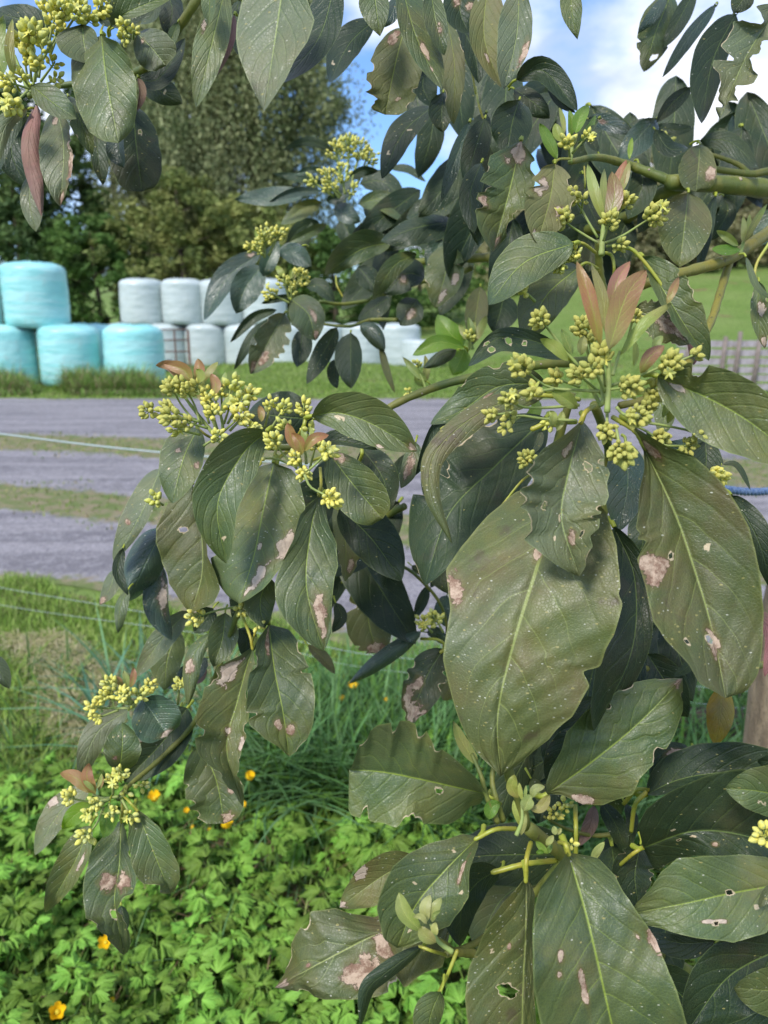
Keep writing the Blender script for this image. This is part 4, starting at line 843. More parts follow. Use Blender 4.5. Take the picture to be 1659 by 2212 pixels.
FL = [(335, 1727, .30, 1.1, 'buttercup flower left of the two-lobed leaf, over leafy patch'), (487, 1789, .28, 1.2, 'buttercup flower just below the blotched hanging leaf'), (537, 1684, .28, 1.05, 'buttercup flower in long grass right of the blotched hanging leaf'), (124, 2187, .18, 1.15, 'largest buttercup flower near the bottom left corner'), (229, 2036, .2, .95, 'buttercup flower below the tip of the holed leaf'), (764, 1486, .24, 1.15, 'buttercup flower under the tip of the blue-green leaf, upper of two'), (739, 1515, .22, .95, 'buttercup flower lower left of the one under the blue-green leaf'), (837, 1516, .22, .7, 'small buttercup flower beside the dark brown-edged leaf'), (529, 1740, .26, .7, 'buttercup flower at the right rim of the blotched leaf'), (404, 1752, .26, .6, 'half hidden buttercup flower left of the blotched leaf tip'), (860, 1507, .2, .55, 'tiny buttercup flower behind the dark brown-edged leaf'), (414, 1791, .2, .5, 'tiny buttercup flower low between leaves'), (452, 1795, .2, .5, 'tiny buttercup flower left of the bright one'), (783, 1511, .15, .45, 'tiny distant buttercup flower in grass'), (246, 2160, .16, .55, 'round unopened buttercup bud among bottom leaves')]
for i, (px, py, z, sc, lab) in enumerate(FL):
    g = G(px, py, z); sc *= 1.3; T = empty('buttercup_flower', (g[0], g[1], 0), label=lab, cat='flower', group='yellow buttercup flowers')
    bx, by = .04 * math.sin(i * 3), .05; m = MB(); m.tube(spline([(bx, by, 0), (bx * .7, by * .8, z * .6), (0, 0, z)], 8), .0011, 5); m.build('stem', BS, T)
    tl = empty('blossom', (0, 0, z)) ; bpy.data.objects.remove(tl)
    rot = Matrix.Rotation(R(18 + 24 * math.sin(i * 5)), 4, 'X') @ Matrix.Rotation(R(20 * math.sin(i * 7)), 4, 'Y')
    closed = i in (11, 12, 14)
    for k in range(5):
        o = link('petal', me_p, T); M_ = Matrix.Translation((0, 0, z)) @ rot @ Matrix.Rotation(k * 1.2566 + i, 4, 'Z') @ Matrix.Rotation(R(-52 if closed else -12 - 8 * math.sin(i)), 4, 'Y') @ Matrix.Scale(sc, 4); o.matrix_local = M_
    o = link('flower_centre', me_c, T); o.matrix_local = Matrix.Translation((0, 0, z)) @ rot @ Matrix.Scale(sc, 4)
pp = [G(-60 + 1800 * r.rand(), 1740 + 560 * r.rand()) for _ in range(900)]
grass('grass_tufts', 'single grass blades growing up through the buttercup patch', pp, .17, .0032, BG + G1, 1.2, 18)
# dry stalks on the ground
p = [G(900 * r.rand() - 20, 1850 + 400 * r.rand()) + np.array([0, 0, .03 + .08 * r.rand()]) for _ in range(260)]
grass('dry_stalks', 'pale dry stalks lying among the buttercup leaves', p, .12, .0012, [(.30, .22, .12), (.22, .15, .08)], .8, 19, flat=True)
# ------------------------------------------------------------------ the avocado tree
TO = {'T1': (0, 0), 'T2': (497.7, 0), 'T3': (995.4, 0), 'T4': (0, 530.9), 'T5': (497.7, 530.9), 'T6': (995.4, 530.9), 'T7': (0, 1061.8), 'T8': (497.7, 1061.8), 'T9': (995.4, 1061.8), 'T10': (0, 1548.2), 'T11': (497.7, 1548.2), 'T12': (995.4, 1548.2)}
def TP(t, x, y): return TO[t][0] + x * .4, TO[t][1] + y * .4
trunk_x, trunk_y = .80, 1.28
tree = empty('avocado_tree', (trunk_x, trunk_y, 0), label='avocado tree in bud with large drooping leaves and yellow-green flower clusters, filling the foreground', cat='tree')
TB = np.array([trunk_x, trunk_y, 0.])
def bark_mat(name, c1, c2, sc, bd, rough=.75, moss=None):
    b = NB(name); co = b.coord('Object'); st = b.coord('Object', (1, 1, .35))
    c = b.mix(b.ramp(b.noise(sc, st, 6, .65), .3, .7), c1, c2)
    if moss: c = b.mix(b.ramp(b.noise(sc * .4, co, 4), .5, .66), c, moss)
    c = b.mix(b.M('MULTIPLY', b.ramp(b.noise(sc * 3, co, 3), .64, .72), .6), c, (.06, .05, .03))
    b.bump(b.noise(sc * 2, st, 6, .65), bd); return b.done(c, rough, .35)
TRK = bark_mat('avocado_bark', (.38, .285, .185), (.20, .145, .095), 38, .014)
BRG = bark_mat('branch_green_bark', (.135, .165, .032), (.20, .19, .045), 60, .0012, .5, (.085, .12, .03))
BRY = bark_mat('branch_yellow_bark', (.24, .20, .035), (.17, .17, .04), 60, .0012, .5)
PET = plain('petiole_skin', (.30, .35, .045), .42, .5, .18, 40, 0, (.36, .31, .04)); STK = plain('flower_stalk_skin', (.25, .33, .085), .6, .3, .1, 80, 0, (.30, .34, .12))
SCAR = plain('leaf_scar', (.45, .36, .27), .8)
def local(V): return np.asarray(V) - TB
def branch(t, pts, w_, mat=BRG, name='branch', label=None, scars=0):
    """pts: x,y,depth in the tile; w_: thickness as seen at each end"""
    q = np.array([(*TP(t, x, y), d) for x, y, d in pts]); s = spline(q, max(8, 6 * len(pts))); W_ = P(s[:, 0], s[:, 1], s[:, 2])
    rr = np.linspace(w_[0], w_[1], len(s)) * .4 * s[:, 2] / F / 2; kk = np.arange(len(s)); rr = rr * (1 + .05 * np.sin(kk * 1.9) + .03 * np.sin(kk * 4.1))
    if name == 'petiole': rr[0] *= .45; rr *= .85
    m = MB(); m.tube(local(W_), rr, 12); o = m.build(name, mat, tree)
    if label: o['label'] = label
    for k in range(scars):
        i = int((k + .5) / scars * (len(s) - 2)) + 1; an = .5 * math.sin(k * 5); dirv = -CF * math.cos(an) + CU * math.sin(an)
        m = MB(); c = local(W_[i]) + dirv * rr[i] * .92; m.tube([c, c + dirv * rr[i] * .1, c + dirv * rr[i] * .16], [rr[i] * .22, rr[i] * .24, rr[i] * .1], 9); m.build('leaf_scar', SCAR, o)
    return o
m = MB(); m.tube(np.array([(.10, .15, -.1), (.05, .07, .1), (0.0, 0, .35), (-.02, 0, .8), (.0, -.02, 1.25), (.03, -.05, 1.7), (.02, -.1, 2.1)]), [.16, .115, .098, .09, .085, .075, .05], 18)
m.build('trunk', TRK, tree)
m = MB(); m.tube(spline([(.0, -.02, 1.3), (-.02, -.2, 1.75), (-.25, -.5, 1.98), (-.8, -.72, 2.02), (-1.15, -.72, 1.93), tuple(local(P(*TP('T1', 1110, -90), .66)))], 30), np.linspace(.05, .011, 30), 12); m.build('branch', BRG, tree)
branch('T1', [(1110, -90, .66), (1050, 20, .66), (925, 210, .68), (820, 330, .70), (700, 400, .72), (300, 470, .74), (160, 520, .66)], (52, 26))
branch('T3', [(2300, 1100, 1.15), (1900, 1040, .95), (1659, 1020, .82), (1400, 995, .78), (1120, 985, .76)], (125, 82), scars=5)
branch('T3', [(1160, 990, .765), (1000, 925, .77), (900, 890, .77), (740, 850, .74), (590, 875, .70)], (58, 30), scars=2)
branch('T3', [(1190, 1000, .77), (1060, 1060, .79), (950, 1140, .82), (860, 1190, .86), (600, 1270, .96), (250, 1380, 1.05), (-100, 1400, 1.1), (-400, 1440, 1.15)], (80, 34))
branch('T3', [(2300, 900, 1.2), (1900, 900, 1.0), (1659, 925, .9), (1560, 940, .88), (1360, 912, .86)], (60, 32))
branch('T3', [(1560, 940, .88), (1500, 890, .88), (1400, 850, .88), (1300, 820, .88)], (30, 18))
branch('T3', [(2200, 1000, 1.0), (1850, 1150, .78), (1659, 1260, .70), (1450, 1395, .66), (1250, 1460, .64), (1080, 1505, .63), (900, 1570, .64), (760, 1640, .66)], (80, 50), BRY, label='mustard-coloured branch', scars=6)
branch('T3', [(1455, 1400, .665), (1425, 1500, .66), (1395, 1600, .65), (1340, 1760, .62), (1200, 2000, .58), (1000, 2150, .545), (860, 2190, .53)], (44, 40), BRY)
branch('T5', [(2000, 620, .70), (1700, 640, .68), (1450, 680, .68), (1200, 735, .68), (1050, 785, .69), (900, 850, .69), (700, 960, .69), (400, 1080, .67), (150, 1090, .66)], (56, 30), scars=3, label='brown-green branch to the left flower clusters')
branch('T5', [(1300, 120, 1.1), (1200, 165, 1.14), (1050, 190, 1.16), (900, 230, 1.17), (760, 290, 1.17), (600, 315, 1.16), (480, 300, 1.14)], (30, 18))
branch('T5', [(900, 400, 1.05), (760, 400, 1.08), (640, 435, 1.05), (470, 420, 1.05)], (22, 12))
branch('T8', [(940, 80, .78), (860, 125, .80), (720, 250, .84), (740, 330, .86)], (40, 20))
branch('T8', [(800, 400, .88), (700, 440, .90), (600, 492, .92)], (26, 14))
branch('T8', [(760, 400, .85), (930, 405, .86), (1060, 510, .87), (1140, 620, .88), (1170, 740, .89), (1150, 840, .88)], (20, 16))
branch('T7', [(1480, 300, .69), (1300, 620, .68), (1200, 900, .72), (1060, 1230, .74), (880, 1430, .74), (690, 1595, .71), (640, 1660, .68)], (30, 26))
branch('T12', [(1500, 1500, .9), (1100, 1300, .72), (760, 1000, .62), (560, 760, .55), (440, 660, .53), (350, 590, .52)], (60, 72), label='short dark green stem of the lower leaf whorl')
branch('T12', [(350, 600, .52), (320, 450, .515), (262, 310, .51), (230, 100, .51), (260, -300, .55), (420, -1100, .56), (600, -1750, .53)], (60, 44))
branch('T12', [(230, 560, .51), (190, 440, .505), (170, 330, .51), (200, 150, .52)], (32, 26)); branch('T12', [(200, 570, .505), (140, 430, .5), (110, 320, .5), (60, 200, .51)], (30, 22))
branch('T11', [(1320, 1280, .53), (1210, 1268, .52), (1160, 1230, .51), (1110, 1200, .505)], (48, 30)); branch('T12', [(560, 760, .55), (350, 1000, .57), (100, 1210, .55), (-80, 1285, .53)], (40, 36))
branch('T6', [(720, 860, .52), (760, 960, .55), (800, 1150, .60), (760, 1500, .62), (600, 2000, .60)], (50, 40))
branch('T3', [(745, 1300, .62), (745, 1400, .63), (760, 1520, .64), (800, 1640, .65)], (42, 46))
branch('T12', [(820, 635, .62), (700, 640, .62), (560, 600, .6), (450, 540, .58)], (26, 14)); branch('T9', [(980, 950, .72), (1060, 975, .74), (1140, 1000, .76), (1250, 1010, .8), (1800, 900, 1.05)], (34, 40))
def pet(t, pts, w_, d):
    p0, p1 = pts[0], pts[1]; pts = [(p0[0] + (p0[0] - p1[0]) * .3, p0[1] + (p0[1] - p1[1]) * .3)] + list(pts)
    branch(t, [(x, y, d + (.018 if k == len(pts) - 1 else .002) + (pts[k][2] if len(pts[k]) > 2 else 0)) for k, (x, y, *z) in enumerate(pts)], w_, PET, 'petiole')
pet('T12', [(98, 652), (190, 608), (300, 605)], (26, 30), .50); pet('T12', [(205, 832), (350, 795), (520, 775)], (34, 34), .535); pet('T12', [(352, 870), (355, 770), (378, 680)], (28, 32), .50)
pet('T12', [(580, 738), (565, 690), (530, 678)], (34, 26), .47); pet('T12', [(622, 735), (622, 600), (618, 480)], (26, 30), .57); pet('T12', [(1030, 400), (950, 395), (880, 470)], (26, 26), .58); pet('T12', [(990, 420), (940, 480), (920, 620)], (30, 26), .57)
pet('T12', [(134, 418), (170, 440), (215, 470)], (20, 22), .50); pet('T12', [(985, 705), (930, 740), (860, 800)], (26, 22), .54)
pet('T6', [(650, 950), (672, 900), (722, 860)], (34, 30), .47); pet('T6', [(990, 1085), (940, 1000), (820, 925)], (34, 32), .465); pet('T6', [(1075, 705), (980, 745), (860, 760)], (30, 34), .475)
pet('T6', [(400, 985), (480, 955), (620, 950)], (34, 36), .53); pet('T6', [(-40, 960), (200, 860)], (20, 18), .54); pet('T6', [(-20, 1030), (140, 950), (250, 900)], (16, 14), .55); pet('T6', [(240, 1380), (330, 1270), (430, 1200)], (14, 16), .56)
pet('T6', [(390, 805), (500, 812), (640, 830)], (28, 30), .53)
pet('T3', [(605, 1312), (660, 1315), (728, 1365)], (18, 22), .57); pet('T3', [(760, 1362), (815, 1380), (828, 1460), (810, 1540)], (22, 16), .60)
pet('T3', [(850, 1345), (920, 1345), (1000, 1425), (1100, 1560), (1160, 1640), (1215, 1745)], (24, 18), .585); pet('T3', [(640, 1440), (680, 1420), (740, 1450)], (18, 20), .61)
pet('T3', [(508, 885), (530, 860), (590, 858)], (14, 16), .62); pet('T3', [(668, 920), (672, 1000), (665, 1060)], (12, 10), .7)
pet('T3', [(1655, 1330), (1600, 1420), (1590, 1500), (1625, 1590)], (20, 16), .6)
pet('T8', [(1358, 850), (1360, 830), (1300, 640)], (1, 1), .7)
pet('T7', [(1362, 840), (1350, 780), (1300, 650)], (20, 18), .665); pet('T7', [(1452, 718), (1430, 700), (1370, 670), (1300, 630)], (14, 14), .67); pet('T7', [(1365, 800), (1385, 740), (1400, 690)], (16, 12), .672)
pet('T4', [(1437, 1003), (1420, 1050), (1380, 1070)], (20, 20), .60); pet('T4', [(1478, 1172), (1485, 1120), (1500, 1080)], (24, 20), .64); pet('T4', [(1068, 985), (1110, 1020), (1150, 1040)], (16, 18), .63)
pet('T5', [(443, 918), (410, 935), (395, 975), (360, 1040)], (24, 24), .585); pet('T5', [(540, 1128), (500, 1140), (440, 1160)], (18, 18), .62); pet('T5', [(478, 1345), (490, 1290), (485, 1200)], (20, 20), .63); pet('T5', [(710, 1100), (710, 1130), (690, 1180)], (24, 22), .70); pet('T5', [(250, 1200), (260, 1150), (310, 1110)], (26, 24), .66)
pet('T7', [(640, 1510), (640, 1540), (655, 1570)], (12, 12), .69); pet('T10', [(655, 560), (660, 500), (655, 430)], (18, 16), .665); pet('T10', [(736, 500), (700, 460), (670, 430)], (20, 16), .645)
pet('T8', [(1450, 700), (1400, 780), (1300, 850)], (1, 1), .8); pet('T8', [(1170, 835), (1120, 800), (1030, 795)], (16, 20), .86); pet('T8', [(1140, 865), (1170, 840), (1190, 800)], (22, 20), .80); pet('T8', [(748, 470), (748, 430), (770, 400)], (20, 18), .9)
pet('T2', [(770, 115), (800, 90), (860, 60)], (12, 12), .7); pet('T2', [(1320, 480), (1300, 380), (1240, 270), (1180, 180)], (14, 16), .72); pet('T2', [(1365, 640), (1340, 560), (1325, 470)], (16, 14), .73)
pet('T11', [(1215, 1290), (1170, 1400), (1120, 1500)], (26, 22), .50); pet('T11', [(1032, 1243), (1090, 1265), (1160, 1285)], (20, 22), .505); pet('T12', [(1330, 1250), (1335, 1330), (1310, 1420)], (26, 24), .6)
pet('T2', [(600, 1590), (575, 1540), (570, 1490)], (10, 10), 1.15); pet('T1', [(545, 215), (545, 170), (560, 130)], (14, 12), .6); pet('T1', [(745, 185), (700, 150), (640, 120)], (12, 12), .64)

# ---- leaves
DEF = {'n': {}, }
def parse(line):
    tk = line.split(); kind = tk[0]; d = float(tk[1]); pts = []; i = 2
    while ',' in tk[i] and '=' not in tk[i]: pts.append(tuple(float(v) for v in tk[i].split(','))); i += 1
    wa, wb = float(tk[i]), float(tk[i + 1]); o = {'h': [], 'm': [], 'q': []}
    for s in tk[i + 2:]:
        if '=' in s:
            k, v = s.split('=')
            if k in ('OA', 'OB'): o[k] = [tuple(float(z) for z in q.split(',')) for q in v.split(';')]
            elif k in 'hmq': o[k].append([float(z) for z in v.split(',')])
            elif k == 'R': o['R'] = float(v.rstrip('ab')); o['Rs'] = -1 if v.endswith('a') else 1 if v.endswith('b') else 0
            else: o[k] = float(v)
        else: o[s] = True
    return kind, d, pts, wa, wb, o
def fnoise(x, seed, fr):
    r = np.random.RandomState(seed); s = 0
    for k in range(5): s = s + math.sin(1) * 0 + np.sin(x * fr * (1 + .77 * k) + r.rand() * 6.28) / (1 + .55 * k)
    return s / 2.2
lcount = 0
def leaf(t, kind, d0, pts, wa, wb, o, name='leaf', parent=None, young=False):
    global lcount; lcount += 1; sd = lcount * 17 + 3; r = np.random.RandomState(sd)
    pts = [TP(t, x, y) for x, y in pts]; wa *= .4; wb *= .4
    c0 = spline(pts, 40); Ld = float(np.linalg.norm(np.diff(c0, axis=0), axis=1).sum()); wm = max(wa, wb)
    det = o.get('h') or o.get('R') or o.get('m') or o.get('q')
    nu = int(np.clip(Ld / (5 if det else 9), 12, 120)); nh = int(np.clip(wm / (5 if det else 9), 4, 60))
    u = np.linspace(0, 1, nu + 1); c = spline(pts, nu + 1)
    tg = np.gradient(c, axis=0)
    for _ in range(max(2, nu // 12)): tg[1:-1] = (tg[:-2] + tg[1:-1] + tg[2:]) / 3
    tg /= np.linalg.norm(tg, axis=1)[:, None] + 1e-9; nA = np.stack([-tg[:, 1], tg[:, 0]], 1)
    # a is the side of nA: left of screen for a leaf pointing down
    al, be = .60, .80
    if 'bl' in o: be = .36; al = .50
    if 'ac' in o: be = 1.0
    if young: al, be = .75, .75
    if 'pk' in o: pk = o['pk']; al = be * pk / (1 - pk) if pk < .5 else al; be = al * (1 - pk) / pk if pk >= .5 else be
    pr = (u ** al) * ((1 - u) ** be); pr /= pr.max()
    drip = .0 if 'bl' in o else .035 * np.exp(-((u - .97) / .035) ** 2)
    pr = np.maximum(pr, 0) ; pr[0] = .02; pr[-1] = .004; pr = pr * (1 + 0 * drip)
    sa = 1 + .035 * fnoise(u, sd, 9) + .007 * fnoise(u, sd + 1, 26); sb = 1 + .035 * fnoise(u, sd + 2, 9) + .007 * fnoise(u, sd + 3, 26)
    rimA = np.zeros(nu + 1); rimB = np.zeros(nu + 1)
    def cut(arr, rim, u0, du, dep):
        nonlocal_ = 1 - dep * np.clip(1.25 - ((u - u0) / du) ** 2 * 1.25, 0, 1) ** .55 * (1 + .12 * fnoise(u, int(u0 * 977) + sd, 60)); k = nonlocal_ < .985
        rim[k] = 1; return arr * np.clip(nonlocal_, .12, 1)
    Rg = o.get('R', 0)
    if Rg:
        for sname, side in (('a', -1), ('b', 1)):
            if o.get('Rs', 0) and o['Rs'] != side: continue
            for k in range(int(3 + 9 * Rg)):
                u0 = r.uniform(.12, .97); du = r.uniform(.012, .05 + .04 * Rg); dp = r.uniform(.08, .22 + .45 * Rg)
                if side < 0: sa = cut(sa, rimA, u0, du, dp)
                else: sb = cut(sb, rimB, u0, du, dp)
    for q in o.get('q', []):
        if q[0] < 0: sa = cut(sa, rimA, q[1], q[2], q[3])
        else: sb = cut(sb, rimB, q[1], q[2], q[3])
    WA = wa * pr * sa; WB = wb * pr * sb
    for key, sgn in (('OA', 1), ('OB', -1)):
        if key in o:
            us, ws = [0.], [.6]
            for q in o[key]:
                q = np.array(TP(t, *q)); dd = c - q; i_ = int(np.argmin((dd ** 2).sum(1))); us.append(u[i_]); ws.append(float(np.hypot(*dd[i_])))
            us.append(1.); ws.append(.4); od = np.argsort(us, kind='stable'); us = np.array(us)[od]; ws = np.array(ws)[od]
            us = us + np.arange(len(us)) * 1e-5; uf = np.linspace(0, 1, 300); wf = np.interp(uf, us, ws); kk = np.exp(-np.linspace(-1.6, 1.6, 9) ** 2); kk /= kk.sum(); wf = np.convolve(np.pad(wf, 4, 'edge'), kk, 'valid'); wf[0] = .5; wf[-1] = .3
            W1 = np.interp(u, uf, wf) * ((sa if sgn > 0 else sb) * .6 + .4 if not (o.get('R') or o.get('q')) else (sa if sgn > 0 else sb))
            if sgn > 0: WA = W1
            else: WB = W1
    vv = np.linspace(-1, 1, 2 * nh + 1); vv = np.sign(vv) * np.abs(vv) ** .92
    U, Vv = np.meshgrid(u, vv, indexing='ij'); n2 = len(vv)
    W_ = np.where(Vv < 0, WA[:, None] * -Vv, WB[:, None] * Vv); sg = np.where(Vv < 0, 1., -1.)
    # holes: drop cells wholly inside, pull the edge vertices onto the rim
    U2, V2 = U.copy(), Vv.copy(); inside = np.zeros_like(U, bool); rim = np.zeros_like(U); dm = np.zeros_like(U)
    for hi, h in enumerate(o.get('h', [])):
        if len(h) < 4: continue
        hu, hv, ru, rv = h; ph = np.arctan2((Vv - hv) / rv, (U - hu) / ru); Rr = 1 + .22 * np.sin(2 * ph + hi + sd) + .15 * np.sin(5 * ph + sd * 2) + .1 * np.sin(9 * ph + sd)
        q = np.hypot((U - hu) / ru, (Vv - hv) / rv) / Rr; ins = q < 1; inside |= ins
        f = 1 / np.maximum(q, .15); U2 = np.where(ins, hu + (U - hu) * f, U2); V2 = np.where(ins, hv + (Vv - hv) * f, V2)
        near = (q < 1) | (np.hypot((U - hu) * Ld, (Vv - hv) * wm) < np.hypot(ru * Ld, rv * wm) * .75 + 1.5) & (q < 1.35); rim = np.maximum(rim, np.clip(1.15 - np.clip(q - 1, 0, 9) * 3.5, 0, 1) * near)
    inw = inside
    # recompute positions for moved vertices
    ci = np.stack([np.interp(U2.ravel(), u, c[:, k]) for k in (0, 1)], 1).reshape(*U.shape, 2); ni = np.stack([np.interp(U2.ravel(), u, nA[:, k]) for k in (0, 1)], 1).reshape(*U.shape, 2)
    wai = np.interp(U2.ravel(), u, WA).reshape(U.shape); wbi = np.interp(U2.ravel(), u, WB).reshape(U.shape)
    off = np.where(V2 < 0, wai * -V2, -wbi * V2)
    pos = ci + ni * off[..., None]
    for k in o.get('m', []):
        q = np.hypot((U - k[0]) / max(k[2], .02), (Vv - k[1]) / max(k[3], .05)) + .18 * np.sin(U * 60 + sd) * np.sin(Vv * 9 + sd) ; dm = np.maximum(dm, np.clip(1.1 - .68 * q, 0, 1))
    rimm = np.where(Vv < 0, rimA[:, None], rimB[:, None]) * np.clip((np.abs(Vv) - .93) / .05, 0, 1); rim = np.maximum(rim, rimm * .9)
    # depth relief
    s = d0 / F; Lm = Ld * s; Wm = wm * s
    tl = o.get('t', r.uniform(.15, .55)) if not young else r.uniform(-.3, .3)
    up = (pts[-1][1] < pts[0][1] - .3 * Ld)
    if up: tl = -.2 if not young else tl
    dep = tl * Lm * (.5 - U2) * .55
    dep = dep + o.get('b', r.uniform(-.05, .30)) * Lm * ((U2 - .5) ** 2) * 2
    fold = o.get('f', r.uniform(-.55, .22)); dep = dep + fold * Wm * np.abs(V2) ** 1.2 * np.sin(np.clip(U2, 0, 1) * 3.14) ** .4
    dep = dep + r.uniform(-.45, .45) * Wm * V2 + r.uniform(-.55, .55) * Wm * V2 * (U2 - .5) * 2
    wa_ = (.06 + .10 * r.rand() + (.12 if 'wave' in o else 0)) * Wm
    dep = dep + wa_ * np.abs(V2) ** 2 * (np.sin(U2 * r.uniform(9, 15) + r.rand() * 6) + .2 * np.sin(U2 * 22 + sd)) * np.where(V2 < 0, 1, -.8)
    if o.get('c'): dep = dep + o['c'] * Wm * V2 ** 2 * 1.5
    nq = 7.5; ph = (U2 - .2 * np.abs(V2) ** 1.35) * nq; quilt = (0 if young else -.010 * o.get('Q', 1)) * Wm * (.5 - np.abs((ph % 1) - .5)) * np.clip(1.1 - np.abs(V2), 0, 1) * np.clip(np.abs(V2) * 5, 0, 1)
    dep = dep + quilt * 1.6 + .02 * Wm * fnoise(U2 * 3 + V2, sd + 5, 5)
    dep = dep + .03 * Wm * np.exp(-(V2 / .07) ** 2)
    Wd = P(pos[..., 0], pos[..., 1], np.maximum(d0 + dep, .2)).reshape(-1, 3)
    org = Wd[n2 // 2].copy()
    i = np.arange(nu)[:, None] * n2 + np.arange(n2 - 1)[None, :]; Q = np.stack([i, i + 1, i + n2 + 1, i + n2], -1).reshape(-1, 4)
    fl = inw.ravel(); keep = ~(fl[Q].all(1)); Q = Q[keep]
    uvs = np.stack([U2.ravel(), (V2.ravel() + 1) / 2], 1)
    V3 = Wd - org; V3 = np.asarray(V3); dmc = np.stack([dm.ravel(), rim.ravel(), np.zeros(dm.size)], 1)
    # petiole stub, curling back to the twig
    if not young and d0 < .99:
        tdir = (Wd[n2 + n2 // 2] - Wd[n2 // 2]); tdir /= np.linalg.norm(tdir) + 1e-9
        pl = max(.008, .06 * Lm); pr_ = np.clip(.018 * Lm, .0009, .0021)
        m_ = MB(); m_.tube(spline([np.zeros(3), -tdir * pl * .5 + CF * pl * .12, -tdir * pl * .8 + CF * pl * .9], 7), np.linspace(pr_ * .9, pr_ * 1.2, 7), 6, cap=False)
        pv = np.concatenate(m_.V); b0 = len(V3); V3 = np.vstack([V3, pv]); Q = np.vstack([Q, np.array(m_.Fc) + b0]); uvs = np.vstack([uvs, np.full((len(pv), 2), .5)]); dmc = np.vstack([dmc, np.tile([0, 0, 1.], (len(pv), 1))])
    Q = Q[:, ::-1]
    used = np.unique(Q); mp_ = np.full(len(V3), -1); mp_[used] = np.arange(len(used))
    me = fast_mesh(name, V3[used], mp_[Q], LM[kind], True, dmc[used], uvs[used], 'dmg')
    ob = link(name, me, parent or tree, tuple(org - TB) if parent is None else tuple(org - TB - np.array(parent.location)))
    if kind == 'w' and not young: ob['label'] = 'dead brown leaf'
    if kind == 'k': ob['label'] = 'yellowing leaf'
    if 'R' in o and o['R'] >= .9: ob['label'] = 'pale leaf eaten ragged on both margins'
    return ob
cur = None
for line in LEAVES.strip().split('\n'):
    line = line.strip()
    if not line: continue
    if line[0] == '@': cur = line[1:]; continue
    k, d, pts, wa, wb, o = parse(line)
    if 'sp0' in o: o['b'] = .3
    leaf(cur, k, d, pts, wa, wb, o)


# leaves deeper inside the crown
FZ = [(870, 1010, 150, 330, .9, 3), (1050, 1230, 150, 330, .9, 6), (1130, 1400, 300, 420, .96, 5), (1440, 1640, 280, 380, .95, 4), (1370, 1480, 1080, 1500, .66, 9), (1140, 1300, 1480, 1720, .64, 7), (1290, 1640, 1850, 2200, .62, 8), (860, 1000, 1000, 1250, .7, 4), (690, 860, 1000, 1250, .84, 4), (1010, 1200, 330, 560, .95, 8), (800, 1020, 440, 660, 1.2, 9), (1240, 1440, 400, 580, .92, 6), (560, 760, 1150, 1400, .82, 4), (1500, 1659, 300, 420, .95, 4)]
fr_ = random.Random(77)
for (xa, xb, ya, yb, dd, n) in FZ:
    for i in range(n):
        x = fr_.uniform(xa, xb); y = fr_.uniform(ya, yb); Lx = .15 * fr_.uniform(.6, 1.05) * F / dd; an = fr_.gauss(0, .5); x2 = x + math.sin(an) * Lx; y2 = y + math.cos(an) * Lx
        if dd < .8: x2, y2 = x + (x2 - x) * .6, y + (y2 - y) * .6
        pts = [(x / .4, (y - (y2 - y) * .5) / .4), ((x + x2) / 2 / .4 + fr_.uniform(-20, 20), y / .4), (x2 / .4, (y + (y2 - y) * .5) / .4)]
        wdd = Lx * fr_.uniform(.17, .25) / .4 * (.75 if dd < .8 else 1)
        leaf('T1', fr_.choice('dddd'), dd + fr_.uniform(0, .12), pts, wdd, wdd * fr_.uniform(.6, 1), {'h': [], 'm': [], 'q': []})

